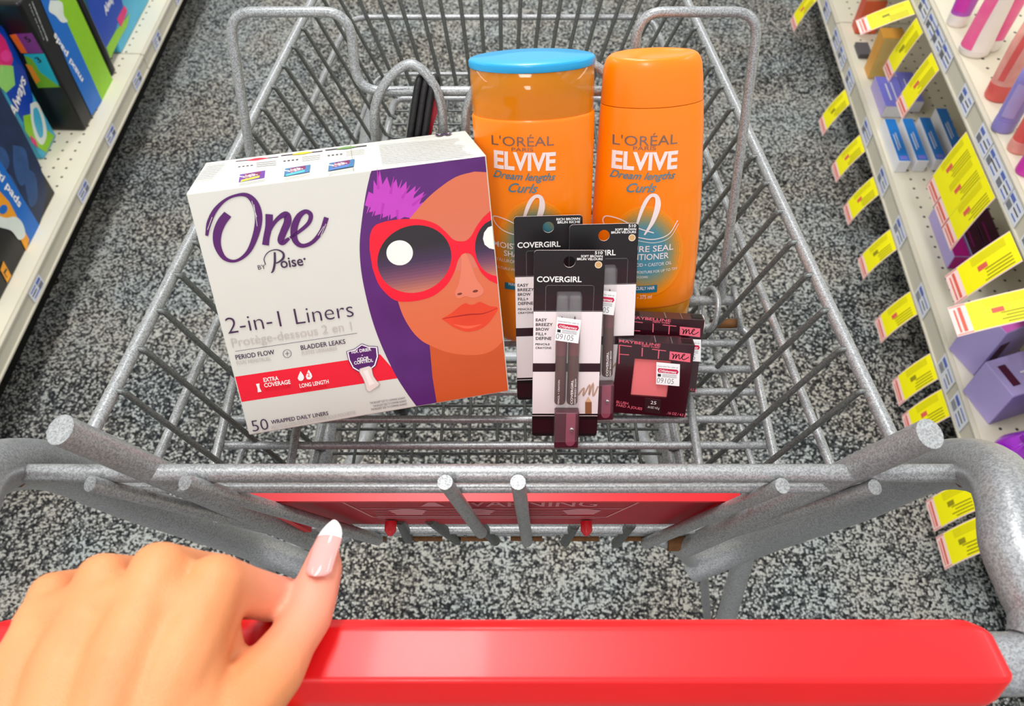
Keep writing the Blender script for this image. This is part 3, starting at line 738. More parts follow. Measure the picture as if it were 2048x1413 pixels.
rp = [(1356, 412), (1325, 430), (1300, 462), (1285, 505), (1284, 550), (1296, 595), (1322, 632), (1350, 650), (1377, 657)]
P = [tuple(v) for v in catmull([Vector((*B(*p), 0)) for p in rp], 4)]
uvs = [cv.uv(p[0], p[1]) for p in P]
P2 = [(min(u, W_ - e), v) for u, v in uvs]
_uv = cv.uv; cv.uv = lambda a, b: (a, b); lens(P2); cv.uv = _uv
cv.ell(*B(955, 556), 26.5, 25, mat('print_glint', (246, 243, 234), .4, 0, .01))
P = [cv.uv(*B(*p)) for p in [(1361, 438), (1338, 446), (1322, 468), (1317, 494), (1324, 520), (1344, 536), (1368, 541)]]
cv.polyuv([(min(u, W_ - e), v) for u, v in P], MATS['print_glint'])
cv.obj('front_illustration', body)
# front lettering
cv2 = Canvas(BOXM, (0, 0, 0), (1, 0, 0), (0, 1, 0), step=.000006); cv2.L = 60
pk = 1 / 2.174
cv2.stroke(Bs([(118, 482), (126, 430), (150, 375), (192, 330), (240, 307), (290, 305), (325, 338), (342, 395), (332, 470), (298, 550), (245, 590), (195, 580), (165, 530), (162, 475), (180, 425), (208, 388)]), [4, 9, 9, 6, 5.5, 9, 14, 15, 13, 9, 6, 9, 14, 17, 18, 17], M_purple)
cv2.stroke(Bs([(112, 480), (122, 420), (148, 365)]), [2, 4, 2], M_purple)
cv2.stroke(Bs([(388, 388), (386, 440), (376, 490), (372, 522)]), [15, 14, 13, 14], M_purple)
cv2.stroke(Bs([(374, 500), (400, 440), (432, 402), (462, 390), (468, 420), (450, 465), (438, 500), (448, 512), (475, 492)]), [5, 7, 9, 14, 15, 14, 13, 10, 6], M_purple)
cv2.stroke(Bs([(478, 490), (520, 462), (560, 425), (568, 390), (545, 376), (515, 400), (496, 450), (500, 500), (530, 525), (575, 510), (615, 462), (637, 402)]), [5, 7, 8, 9, 9, 12, 14, 12, 9, 8, 9, 10], M_purple)
for a, b in (((120, 455), (140, 400)), ((128, 465), (150, 408)), ((312, 330), (334, 400)), ((322, 345), (336, 440)), ((600, 480), (625, 440)), ((612, 482), (634, 430))): cv2.stroke(Bs([a, b]), 1.0, M_card, smooth=False)
cv2.text('BY', B(341, 629), B(374, 624), 8.6, M_ink)
cv2.stroke(Bs([(372, 607), (366, 580), (385, 552), (420, 542), (448, 556), (448, 580), (425, 598), (408, 600)]), [2, 1.6, 2, 2.6, 4, 4.6, 3, 1.5], M_ink)
cv2.stroke(Bs([(412, 553), (412, 600), (405, 632), (397, 643)]), [4, 4.4, 4, 2], M_ink)
cv2.text('oise', B(440, 622), B(538, 610), 20, M_ink, .012)
cv2.ell(*B(541, 582), 2.2, 2.2, M_ink)
cv2.text('2-in-1 Liners', B(210, 908), B(757, 832), 32, M_ink, -.012)
cv2.text('Protège-dessous 2 en 1', B(228, 965), B(748, 890), 17, M_grey, -.004)
cv2.stroke(Bs([(240, 984), (770, 905)]), .9, M_ink, smooth=False)
cv2.text('PERIOD FLOW', B(244, 1020), B(412, 996), 9, M_ink, .01); cv2.text('FLUX MENSTRUEL', B(248, 1042), B(397, 1023), 7, M_grey)
cv2.text('BLADDER LEAKS', B(527, 978), B(720, 950), 9, M_ink, .01); cv2.text('FUITES URINAIRES', B(531, 1000), B(683, 978), 7, M_grey)
cv2.stroke([(B(466, 994)[0] + 8 * cos(a), B(466, 994)[1] + 8 * sin(a)) for a in [2 * pi * k / 24 for k in range(25)]], .9, M_ink)
cv2.stroke(Bs([(457, 995), (476, 992)]), .9, M_ink, smooth=False); cv2.stroke(Bs([(466, 984), (467, 1003)]), .9, M_ink, smooth=False)
cv2.text('EXTRA', B(365, 1117), B(430, 1108), 8, M_white, .02); cv2.text('COVERAGE', B(368, 1140), B(482, 1124), 8, M_white, .02)
cv2.text('LONG LENGTH', B(522, 1142), B(648, 1122), 7.5, M_white, .02)
cv2.text('PROTECTION', B(372, 1158), B(480, 1143), 6, M_redf); cv2.text('ULTRA LONGUE', B(528, 1158), B(640, 1140), 5, M_redf)
cv2.stroke(Bs([(338, 1124), (342, 1142), (347, 1160)]), [7, 5, 8], M_white)
for (x, y, mm) in ((526, 1091, 0), (561, 1085, 1)):
    cv2.poly(Bs([(x - 2, y - 22), (x + 11, y - 3), (x + 14, y + 8), (x + 8, y + 18), (x, y + 21), (x - 9, y + 19), (x - 14, y + 9), (x - 11, y - 2)]), M_white)
cv2.text('2', B(555, 1094), B(566, 1092), 7.5, M_rib, .02)
cv2.text('50', B(318, 1333), B(388, 1322), 22, M_ink, -.01)
cv2.text('WRAPPED DAILY LINERS', B(398, 1300), B(646, 1260), 7.5, M_ink, .012); cv2.text('PROTEGE-DESSOUS QUOTIDIENS SOUS POCHETTE', B(401, 1323), B(765, 1255), 6.5, M_grey)
for k, (a, b) in enumerate((((826, 1213), (980, 1190)), ((840, 1226), (985, 1203)), ((830, 1241), (988, 1216)))): cv2.text('THE BIGGEST SIZE TO COMPARE AGAINST', B(*a), B(*b), 4, M_dkgrey)
# shield and pad
sh = [(727, 985), (760, 975), (790, 953), (818, 963), (856, 965), (860, 1005), (848, 1045), (800, 1083), (752, 1055), (735, 1022)]
c0 = (794, 1012)
cv2.poly(Bs([(c0[0] + (x - c0[0]) * 1.06, c0[1] + (y - c0[1]) * 1.06) for x, y in sh]), M_purple); cv2.poly(Bs([(c0[0] + (x - c0[0]) * 1.01, c0[1] + (y - c0[1]) * 1.01) for x, y in sh]), M_white)
cv2.poly(Bs([(c0[0] + (x - c0[0]) * .93, c0[1] + (y - c0[1]) * .93) for x, y in sh]), M_purple)
cv2.text('10X DRIER', B(747, 993), B(832, 980), 6.2, M_white, .02); cv2.text('+', B(789, 1005), B(797, 1003), 3.5, M_white); cv2.text('ODOR', B(772, 1026), B(822, 1018), 6.2, M_white, .02); cv2.text('CONTROL', B(758, 1041), B(840, 1028), 6.2, M_white, .02)
pad_o = flat((176, 168, 164)); pad_i = flat((232, 214, 206))
cv2.stroke(Bs([(802, 1052), (806, 1064), (818, 1095), (830, 1120), (840, 1138), (845, 1146)]), [20, 26, 22, 25, 30, 22], pad_o); cv2.stroke(Bs([(802, 1054), (806, 1064), (818, 1095), (830, 1120), (840, 1138), (845, 1144)]), [17, 24, 20, 23, 28, 20], pad_i)
cv2.stroke(Bs([(806, 1066), (818, 1095), (834, 1128)]), [10, 8, 12], flat((244, 232, 226)))
cv2.obj('front_lettering', body)
# printing on the top
ct = Canvas(BOXM, (0, H_, 0), (1, 0, 0), (0, 0, -1)); ct.ws = 2.4
M_lp = mat('print_violet', (110, 50, 160), .4); M_teal = mat('print_teal', (60, 120, 170), .4)
for (x0, y0, x1, y1, mm, nm_, sc) in ((243, 152, 428, 133, flat((214, 40, 70)), M_lp, flat((214, 220, 60))), (440, 128, 620, 108, flat((222, 196, 30)), M_teal, flat((80, 190, 210))), (632, 105, 812, 85, flat((120, 160, 90)), M_teal, flat((80, 120, 190)))):
    y0 += 7; y1 += 7; ct.stroke(Bs([(x0, y0), (x1, y1)]), 2.6, M_ink, smooth=False)
    ct.stroke(Bs([(x0 + 50, y0 - 4), ((x0 + x1) / 2, (y0 + y1) / 2), (x1 - 45, y1 + 5)]), [2, 8, 2], mm)
    for k in range(4): ct.stroke(Bs([(x0 + 10 + 18 * k, y0 + 24 - 2 * k), (x0 + 20 + 18 * k, y0 + 23 - 2 * k)]), 2.6, M_ink, smooth=False)
    for k in range(3): ct.stroke(Bs([(x0 + 90, y0 + 8 + 8 * k), (x1 - 10, y1 + 18 + 8 * k)]), .9, M_dkgrey, smooth=False)
    a = (x0 + 18, y0 + 58); b = (x0 + 128, y0 + 40)
    ct.poly(Bs([a, b, (b[0] + -4, b[1] + 32), (a[0] - 6, a[1] + 34)]), nm_)
    ct.poly(Bs([(a[0] + 20, a[1] - 1), (b[0] - 20, b[1] + 5), (b[0] - 22, b[1] + 20), (a[0] + 16, a[1] + 20)]), flat((130, 20, 90)))
    ct.poly(Bs([(a[0] + 6, a[1] + 24), (b[0] - 24, b[1] + 22), (b[0] - 26, b[1] + 31), (a[0] + 2, a[1] + 33)]), sc)
    ct.text('Poise', B(a[0] + 30, a[1] + 16), B(b[0] - 28, b[1] + 18), 6.5, M_white, .01, .3)
    for k in range(2): ct.stroke(Bs([(a[0] - 4, a[1] + 42 + 6 * k), (b[0], b[1] + 38 + 6 * k)]), 1, M_grey, smooth=False)
for k in range(13):
    r_ = random.Random(k + 3); x0 = 865 + 1.2 * k; y0 = 92 + 7 * k; x1 = 1225 + 5.5 * k - r_.random() * 60; y1 = y0 - (x1 - x0) * .085 + 0
    ct.stroke(Bs([(x0, y0), (x1, y1)]), .8, M_dkgrey, smooth=False)
for k in range(9): ct.stroke(Bs([(118 - 7 * k, 182 + 8 * k), (200 - 7 * k, 173 + 8 * k)]), .8, M_dkgrey, smooth=False)
ct.stroke(Bs([(1112, 46), (1130, 52), (1150, 42), (1165, 48), (1180, 40)]), [2, 2.5, 3, 2.5, 2], M_ink)
ct.stroke(Bs([(1138, 36), (1156, 34)]), 2, M_ink, smooth=False)
ct.obj('top_printing', body)

# ------------------------------------------------------------------ products: bottles
M_or = mat('orange_plastic', (255, 132, 0), .3, 0, .01, 8, coat=.2); M_or2 = mat('orange_inner', (255, 134, 0), .4, 0, .01, 8)
M_blue = mat('sky_blue_cap', (28, 158, 214), .32, 0, .01, coat=.25)
M_amb = mat('amber_clear_plastic', (226, 140, 0), .08, 0, .01, 5, alpha=.46, coat=.3); M_amb2 = mat('amber_base', (236, 150, 10), .2, 0, .02, 20, trans=.3)
M_silver = mat('silver_foil', (178, 150, 140), .3, .6, .25, 25, c2=(84, 56, 50)); M_wpr = mat('bottle_white_print', (250, 232, 230), .45)
M_tealf = mat('teal_foil', (40, 112, 140), .35, .3, .2, 60, c2=(110, 160, 180)); M_tpill = mat('teal_label', (28, 112, 142), .4)
BL_ = radians(20)
def Dd(x, y): return (900 + x / 2.3556, 60 + y / 2.3556)
def bottle_frame(bx, by, tx, ty, zoff, bdepth):
    N = Vector((0, -cos(BL_), sin(BL_))); Pf = onz(bx, by, PAN + zoff); base = Pf - N * bdepth
    V0 = Vector((0, sin(BL_), cos(BL_))); pl = onplane(tx, ty, base, N) - base
    V = pl.normalized(); U = V.cross(N).normalized()
    return rowmat(base, U, V)
K = 1.9
class Bottle:
    def __init__(s, M, edges, bprof):
        s.M = M; c = Canvas(M, (0, 0, 0), (1, 0, 0), (0, 1, 0)); s.E = []
        for y, xl, xr in edges:
            a = c.uv(xl, y); b = c.uv(xr, y); s.E.append(((a[1] + b[1]) / 2, (b[0] - a[0]) / 2, (a[0] + b[0]) / 2))
        s.E.sort(); s.bp = bprof
    def sec(s, v):
        E = s.E
        if v <= E[0][0]: return E[0][1], E[0][2]
        for i in range(len(E) - 1):
            if v <= E[i + 1][0]:
                t = (v - E[i][0]) / (E[i + 1][0] - E[i][0]); return E[i][1] * (1 - t) + E[i + 1][1] * t, E[i][2] * (1 - t) + E[i + 1][2] * t
        return E[-1][1], E[-1][2]
    def b(s, v): return s.sec(v)[0] * s.bp
    def surf(s, u, v):
        a, c = s.sec(v); t = min(.9999, abs((u - c) / a)); return s.b(v) * (1 - t ** K) ** (1 / K)
    def ring(s, v, ka=1.0, kb=None, n=64, dn=0):
        a, c = s.sec(v); b = s.b(v) * (kb if kb is not None else ka); a *= ka; R = []
        for i in range(n):
            th = 2 * pi * i / n; R.append(Vector((c + a * math.copysign(abs(cos(th)) ** (2 / K), cos(th)), v, -b * math.copysign(abs(sin(th)) ** (2 / K), sin(th)) + dn)))
        return R
def wrap_text(cv, left):
    M = M_wpr
    if left: ox = 0
    def T(t, a, b, h, m, bold=0, shear=0): cv.text(t, Dd(*a), Dd(*b), h / 2.3556, m, bold, shear)
    o = 0 if left else 1
    if left:
        T("L'ORÉAL", (197, 548), (490, 550), 44, M_silver, .0); T('PARIS', (290, 572), (392, 573), 17, M_silver)
        T('ELVIVE', (208, 655), (497, 664), 78, M, .035); T('Dream lengths', (203, 702), (497, 715), 34, M_tealf, .012, .45); T('Curls', (275, 765), (415, 768), 42, M_tealf, .012, .45)
        cc = (400, 1010); lo_ = [(330, 985), (345, 900), (372, 820), (400, 784), (428, 790), (432, 840), (405, 920), (370, 980)]
        th = [(400, 960), (330, 925), (260, 890), (207, 875), (212, 905), (255, 945), (330, 970)]; th2 = [(330, 970), (450, 990), (510, 950), (530, 890)]
    else:
        T("L'ORÉAL", (765, 546), (1070, 546), 46, M_silver); T('PARIS', (862, 567), (970, 567), 18, M_silver)
        T('ELVIVE', (760, 655), (1068, 661), 78, M, .035); T('Dream lengths', (750, 700), (1060, 710), 34, M_tealf, .012, .45); T('Curls', (830, 765), (972, 765), 42, M_tealf, .012, .45)
        cc = (920, 1040); lo_ = [(862, 985), (885, 900), (915, 820), (945, 780), (973, 785), (978, 830), (955, 900), (915, 965)]
        th = [(960, 955), (880, 930), (800, 890), (735, 875), (722, 905), (770, 945), (880, 975)]; th2 = [(880, 975), (960, 985), (1030, 960), (1072, 895)]
    base = cv.L; nst = 14
    for i in range(nst):
        t = i / (nst - 1); r_ = 1 - t; c = mixc((250, 140, 18), (74, 140, 160), min(1, t * 1.5))
        rx, ry = 135 * r_ + 45, 155 * r_ + 60
        cv.ell(*Dd(*cc), rx / 2.3556, ry / 2.3556, flat(c, .35), L=base + .25 * i, n=36)
    cv.L = base + 5
    cv.stroke([Dd(*p) for p in lo_], [2, 5, 8, 7, 8, 12, 9, 3], M_wpr); cv.stroke([Dd(*p) for p in th], 2.2, M_wpr); cv.stroke([Dd(*p) for p in th2], 2.0, M_wpr)
    cv.stroke([Dd(p[0] + 4, p[1] + 16) for p in th2], 1.2, M_wpr)
    if left:
        T('MOISTURE', (205, 1030), (400, 1034), 26, M, .01); T('SHAMPOO', (255, 1070), (430, 1073), 25, M, .01)
        T('HYALURONIC ACID', (205, 1096), (390, 1098), 15, M); T('FILLS CURLS WITH MOISTURE', (205, 1132), (400, 1135), 12, M)
        cv.poly([Dd(*p) for p in ((258, 1186), (440, 1190), (440, 1222), (258, 1216))], M_tpill); T('WAVY TO CURLY HAIR', (274, 1208), (432, 1212), 14, M, .01)
    else:
        T('MOISTURE SEAL', (712, 1043), (1050, 1045), 27, M, .01); T('CONDITIONER', (755, 1081), (1028, 1082), 27, M, .01)
        T('HYALURONIC ACID + CASTOR OIL', (725, 1113), (1042, 1113), 15, M); T('FILLS CURLS WITH MOISTURE FOR UP TO 72H', (730, 1147), (1066, 1143), 12, M); T('FROM ROOT TO WASH DOWN', (760, 1167), (930, 1167), 11, M)
        cv.poly([Dd(*p) for p in ((780, 1200), (976, 1198), (974, 1232), (780, 1232))], M_tpill); T('WAVY TO CURLY HAIR', (795, 1224), (963, 1222), 15, M, .01)
        T('12.6 FL. OZ. - 375 ml', (770, 1266), (948, 1263), 17, M)
def canvas_b(bt): return Canvas(bt.M, (0, 0, 0), (1, 0, 0), (0, 1, 0), surf=bt.surf, step=.00004)

# left: blue cap over a clear amber overcap
M1 = bottle_frame(1078, 694, 1066, 120, .013, .0175)
b1 = Bottle(M1, [(120, 938, 1189), (150, 940, 1189), (240, 944, 1189), (440, 966, 1182), (600, 985, 1180), (690, 994, 1172)], .50)
c_ = Canvas(M1, (0, 0, .0175), (1, 0, 0), (0, 1, 0)); vy = lambda y: c_.uv(1070, y)[1]
bt = thing('shampoo_bottle', 'orange shampoo bottle with flat sky blue lid and clear amber overcap', 'bottle', M1)
vs1, vc0, vc1 = vy(241), vy(147), vy(129)
R = [b1.ring(0, .86), b1.ring(.001, .93), b1.ring(.004, .985)] + [b1.ring(v) for v in [.008 + (vs1 - .010) * i / 10 for i in range(11)]] + [b1.ring(vs1 - .0008, .995), b1.ring(vs1, .975)]
mb = MB(); mb.rings(R, M_or); mb.obj('body', bt)
ht = vc0 - vs1
mb = MB(); mb.rings([b1.ring(vs1 - .001, .955), b1.ring(vs1 + ht * .22, .95), b1.ring(vs1 + ht * .34, .90), b1.ring(vs1 + ht * .5, .68, .8), b1.ring(vs1 + ht * .68, .47, .72), b1.ring(vs1 + ht * .82, .38, .66), b1.ring(vc0 - .0005, .38, .64)], M_or2); mb.obj('inner_neck', bt)
mb = MB(); outer = [b1.ring(vs1 + .0004, .985), b1.ring(vs1 + ht * .5, 1.0), b1.ring(vc0, .995)]; inner = [b1.ring(vc0, .965), b1.ring(vs1 + ht * .5, .97), b1.ring(vs1 + .0004, .955)]
mb.rings(outer + inner, M_amb, cap=False); n_ = 64; mb.add(outer[0] + inner[-1], [(k, n_ + k, n_ + (k + 1) % n_, (k + 1) % n_) for k in range(n_)], M_amb); mb.obj('amber_overcap', bt, 'clear amber plastic overcap')
mb = MB(); mb.rings([b1.ring(vc0 + .0002, 1.0), b1.ring(vc0 + .0008, 1.012), b1.ring(vc1 - .0012, 1.012), b1.ring(vc1 - .0003, .998), b1.ring(vc1, .975), b1.ring(vc1 + .0002, .5)], M_blue); mb.obj('blue_lid', bt, 'sky blue flat lid')
cv = canvas_b(b1); wrap_text(cv, True); cv.obj('label_print', bt)

M2 = bottle_frame(1287, 664, 1306, 110, .013, .0175)
b2 = Bottle(M2, [(105, 1213, 1400), (125, 1208, 1404), (150, 1205, 1406), (250, 1197, 1407), (430, 1184, 1401), (540, 1180, 1391), (600, 1180, 1384), (660, 1192, 1374)], .50)
c_ = Canvas(M2, (0, 0, .0165), (1, 0, 0), (0, 1, 0)); vy = lambda y: c_.uv(1300, y)[1]
bt = thing('conditioner_bottle', 'tall all-orange conditioner bottle with a rounded top, right of the shampoo', 'bottle', M2)
vt = vy(122); vseam = vy(219); vb = vy(618)
mb = MB(); mb.rings([b2.ring(0, .84), b2.ring(.0012, .91), b2.ring(.004, .95), b2.ring(vb, .965)], M_amb2); mb.obj('base_cap', bt, 'translucent amber base')
R = [b2.ring(vb, .94), b2.ring(vb + .001, .985)] + [b2.ring(vb + .002 + (vseam - vb - .003) * i / 9) for i in range(10)] + [b2.ring(vseam, .995)]
mb = MB(); mb.rings(R, M_or); mb.obj('body', bt)
R = [b2.ring(vseam + .0004, .995), b2.ring(vseam + .0012), b2.ring(vseam + (vt - vseam) * .5), b2.ring(vt - .006), b2.ring(vt - .003, .985), b2.ring(vt - .001, .955), b2.ring(vt, .91), b2.ring(vt - .0004, .84), b2.ring(vt - .0016, .6, .55), b2.ring(vt - .0022, .2, .2)]
mb = MB(); mb.rings(R, M_or); mb.obj('flip_top', bt)
cv = canvas_b(b2); wrap_text(cv, False); cv.obj('label_print', bt)

# ------------------------------------------------------------------ products: carded brow pencils
M_cgk = mat('card_black', (17, 15, 18), .35, 0, .05); M_cgm = mat('card_maroon', (44, 14, 24), .35, 0, .05); M_cgw = mat('card_white', (244, 232, 232), .45, 0, .01)
M_clear = mat('clear_blister', (245, 245, 248), .05, 0, 0, alpha=.05, coat=.0); M_pen1 = mat('pencil_mauve', (120, 72, 74), .35); M_pen2 = mat('pencil_brown', (92, 62, 56), .35); M_wood = mat('pencil_wood', (214, 158, 116), .5)
M_shp = mat('sharpener_burgundy', (92, 34, 50), .3, c2=(70, 24, 38)); M_shpl = mat('sharpener_rose', (156, 78, 98), .3); M_screw = mat('screw_steel', (200, 196, 196), .25, .8); M_lead = mat('pencil_lead', (96, 60, 56), .5)
M_tan = mat('swatch_tan', (206, 164, 110), .5); M_cream = mat('swatch_ring', (246, 226, 196), .5); M_scr = mat('scribble', (196, 160, 140), .5)
M_stk = mat('sticker_white', (246, 246, 246), .35, 0, .01); M_stkr = mat('sticker_red', (206, 30, 74), .4); M_stkk = mat('sticker_ink', (120, 120, 124), .5)
CWp, CHp = .0415, .1233
def Cc(x, y): return (1000 + x / 3.007, 430 + y / 3.007)
def pose(fit, drop):
    x, y, yaw, lean = fit; k = drop / .46
    U = Vector((cos(yaw), sin(yaw), 0)); Fw = Vector((-sin(yaw), cos(yaw), 0)); V = Vector((0, 0, cos(lean))) + Fw * sin(lean)
    return rowmat((x * k, y * k, CZ - drop), U, V), k
def sticker(cv, a, b, c, d):
    """price sticker with corners a b c d (uv), top left first, clockwise"""
    a, b, c, d = [Vector(p) for p in (a, b, c, d)]; P = lambda s, t: tuple((a * (1 - s) + b * s) * (1 - t) + (d * (1 - s) + c * s) * t)
    L = cv.L + 1; cv.polyuv([P(0, 0), P(0, 1), P(1, 1), P(1, 0)], M_stk, L)
    ang = math.atan2(P(1, .5)[1] - P(0, .5)[1], P(1, .5)[0] - P(0, .5)[0]); w = (b - a).length; h = (d - a).length
    cv.textuv('Intended for sale at', *P(.06, .2), w * .86, h * .07, M_stkk, 0, 0, L + 1, ang)
    cv.polyuv([P(.09, .26), P(.05, .34), P(.09, .46), P(.9, .46), P(.95, .36), P(.9, .26)][::-1], M_stkr, L + 1)
    cv.textuv('CVS/pharmacy', *P(.12, .42), w * .74, h * .10, M_stk, .02, 0, L + 2, ang)
    cv.polyuv([P(.06, .52), P(.06, .64), P(.2, .64), P(.2, .52)][::-1], mat('sticker_black', (30, 30, 34), .5), L + 1)
    for k in range(3): cv.polyuv([P(.26, .51 + .055 * k), P(.26, .53 + .055 * k), P(.88, .53 + .055 * k), P(.88, .51 + .055 * k)][::-1], M_stkk, L + 1)
    cv.textuv('09105', *P(.02, .93), w * .72, h * .24, mat('sticker_digits', (92, 92, 98), .5), -.012, 0, L + 2, ang); cv.L = L + 2
F1, kf = pose((.0127, .2653, -.0017, .5309), .467)
W1, H1 = CWp * kf, CHp * kf
LPx = Canvas(F1, (0, 0, 0), (1, 0, 0), (0, 1, 0))
def lu(x, y): return LPx.uv(*Cc(x, y))
def rrect(x0, y0, x1, y1, r, n=5):
    P = []
    for cx, cy, a0 in ((x1 - r, y1 - r, 0), (x0 + r, y1 - r, 90), (x0 + r, y0 + r, 180), (x1 - r, y0 + r, 270)):
        for k in range(n + 1): a = radians(a0 + 90 * k / n); P.append((cx + r * cos(a), cy + r * sin(a)))
    return P
def pencil_pack(M, label, shade, Msrc=None):
    t = thing('brow_pencil_pack', label, 'cosmetic pack', M, 'carded brow pencils')
    vW0, vW1 = lu(300, 577)[1], lu(300, 893)[1]; vM1 = lu(300, 944)[1]; vW2 = lu(300, 1196)[1]
    hc = lu(418, 283); hr = .0034 * kf
    outer = rrect(0, 0, W1, H1, .0022); hole = [(hc[0] + hr * cos(2 * pi * k / 24), hc[1] + hr * sin(2 * pi * k / 24)) for k in range(24)][::-1]
    O3 = [Vector((p[0], p[1], 0)) for p in outer]; Hh = [Vector((p[0], p[1], 0)) for p in hole]; T = tessellate_polygon([O3, Hh]); A_ = O3 + Hh
    mb = MB(); fs = []
    for f in T:
        a, b, c = [A_[i] for i in f]; fs.append(f if (b - a).cross(c - a).z > 0 else f[::-1])
    n0 = len(O3); zb_ = -.0006
    mb.add(A_, fs, M_cgk); mb.add([p + Vector((0, 0, zb_)) for p in A_], [f[::-1] for f in fs], mat('card_back', (190, 184, 182), .6))
    mb.add(O3 + [p + Vector((0, 0, zb_)) for p in O3], [(i, n0 + i, n0 + (i + 1) % n0, (i + 1) % n0) for i in range(n0)], M_cgw)
    m0 = len(Hh); mb.add(Hh + [p + Vector((0, 0, zb_)) for p in Hh], [(i, m0 + i, m0 + (i + 1) % m0, (i + 1) % m0) for i in range(m0)], M_cgw)
    mb.obj('card', t)
    cv = Canvas(M, (0, 0, 0), (1, 0, 0), (0, 1, 0))
    def rect(u0, v0, u1, v1, m): cv.polyuv([(u0, v0), (u1, v0), (u1, v1), (u0, v1)], m)
    z = .0001
    rect(z, lu(300, 480)[1], W1 - z, lu(300, 440)[1], flat((24, 15, 20), .35)); rect(z, vW0, W1 - z, lu(300, 480)[1], flat((34, 16, 24), .35))
    rect(z, vW1, W1 - z, vW0, M_cgw); rect(z, lu(0, 582)[1], W1 - z, lu(0, 579)[1] + .0002, M_cgk)
    rect(z, vM1, W1 - z, vW1, M_cgm); rect(z, vW2, W1 - z, vM1, M_cgw)
    rect(z, lu(0, 1208)[1] - .0002, W1 - z, lu(0, 1206)[1], M_cgw); rect(z, .0022, W1 - z, lu(0, 1230)[1], M_cgm)
    def TT(s, x0, x1, y, h, m, bold=0.0, dx=0):
        a = lu(x0 + dx, y); b = lu(x1 + dx, y + (x1 - x0) * .006); cv.textuv(s, a[0], a[1], b[0] - a[0], h * 3.30e-4 * .333 * 3 * .93 * kf / 3.0 * 3 / 3.0 * 1.0, m, bold)
    def TX(s, x0, x1, y, h, m, bold=0.0):
        a = lu(x0, y); b = lu(x1, y); c = lu(x0, y - h); cv.textuv(s, a[0], a[1], b[0] - a[0], c[1] - a[1], m, bold)
    if shade: 
        TX('510', 570, 617, 236, 17, M_white, .02); TX('SOFT BROWN', 487, 617, 255, 13, M_white, .02); TX('BRUN VELOURS', 463, 617, 272, 13, M_white, .02)
    else:
        TX('RICH BROWN', 470, 617, 243, 14, M_white, .02); TX('BRUN RICHE', 476, 617, 262, 14, M_white, .02)
    for r_, m_ in ((22, M_cream), (18, M_tan if shade else flat((110, 70, 50)))):
        c = lu(592, 300); rr = (lu(592 + r_, 300)[0] - c[0]); cv.polyuv([(c[0] + rr * cos(2 * pi * k / 24), c[1] + rr * sin(2 * pi * k / 24)) for k in range(24)], m_)
    TX('COVERGIRL', 222, 490, 403, 32, M_white, .02)
    for s_, x1, y in (('EASY', 283, 640), ('BREEZY', 317, 668), ('BROW', 295, 696), ('FILL+', 280, 724), ('DEFINE', 308, 751)): TX(s_, 215, x1, y, 17, M_cgk, .015)
    TX('PENCILS', 213, 298, 783, 11, M_cgk, .015); TX('CRAYONS', 213, 308, 805, 11, M_cgk, .015)
    pr = [(470, 1085), (505, 1040), (500, 1090), (540, 1020), (535, 1085), (560, 1010), (560, 1090), (590, 1030)]
    cvs = Canvas(F1, (0, 0, 0), (1, 0, 0), (0, 1, 0))
    cvs.L = cv.L + 1; cvs.stroke([Cc(*p) for p in pr], 3.2, M_scr, seg=4); rectp = [(512, 1125), (530, 1092), (551, 1125), (551, 1195), (512, 1195)]
    cvs.poly([Cc(*p) for p in rectp], flat((150, 96, 60))); cvs.poly([Cc(*p) for p in [(512, 1125), (530, 1092), (551, 1125)]], flat((226, 180, 140)))
    off = len(cv.mb.v); cv.mb.v += cvs.mb.v
    for f, k2, s2 in zip(cvs.mb.f, cvs.mb.m, cvs.mb.sm): cv.mb.f.append([i + off for i in f]); cv.mb.m.append(cv.mb.mi(cvs.mb.mats[k2])); cv.mb.sm.append(s2)
    cv.obj('card_print', t)
    # contents
    xL, xR = lu(365, 800)[0], lu(441, 800)[0]; r = (xR - xL) * .44; zc = r + .0009
    vt_ = lu(400, 560)[1]; vtip = lu(400, 615)[1]; vsh = lu(400, 680)[1]; vmid = lu(400, 820)[1]; vb_ = lu(400, 1112)[1]
    for x in (xL, xR):
        mb = MB(); mb.tube([(x, vb_, zc), (x, vb_ + .0008, zc), (x, vmid, zc)], [r * .9, r, r], M_pen2, 18); mb.tube([(x, vmid, zc), (x, vmid + .0002, zc), (x, vsh, zc)], [r, r * 1.02, r * 1.02], M_pen1, 18)
        mb.tube([(x, vsh, zc), (x, vtip - .001, zc)], [r * .95, r * .35], M_wood, 18); mb.tube([(x, vtip - .001, zc), (x, vtip + .002, zc)], [r * .35, .0003], M_lead, 12); p = mb.obj('pencil', t)
        mb = MB(); mb.tube([(x, vsh - .0005, zc), (x, vt_, zc), (x, vt_ + .0085, zc), (x, vt_ + .0100, zc)], [r * 1.12, r * 1.1, r * .95, r * .6], M_clear, 18, cap=False); mb.obj('clear_cap', p)
    # vertical print on the pencils
    cy = Canvas(M, (0, 0, zc), (1, 0, 0), (0, 1, 0), step=.00005)
    def vt(s_, xc, x, y0, y1, h, m, bold=0.0):
        cyl = Canvas(M, (0, 0, zc), (0, 1, 0), (-1, 0, 0), step=.00005); cyl.surf = lambda u, v, xc=xc: math.sqrt(max(1e-9, (r * 1.01) ** 2 - (-v - xc) ** 2))
        a = lu(x, y0); b = lu(x, y1); cyl.textuv(s_, a[1], -a[0], b[1] - a[1], h * (lu(310, 800)[0] - lu(300, 800)[0]) / 10, m, bold); cyl.obj('pencil_print', t)
    vt('COVERGIRL', xR, 432, 1105, 960, 13, M_white, .02); vt('EASY BREEZY BROW', xR, 450, 1105, 955, 10, M_white, .01)
    vt('PENCIL + CRAYON', xL, 352, 1105, 962, 9, M_cgw, .01)
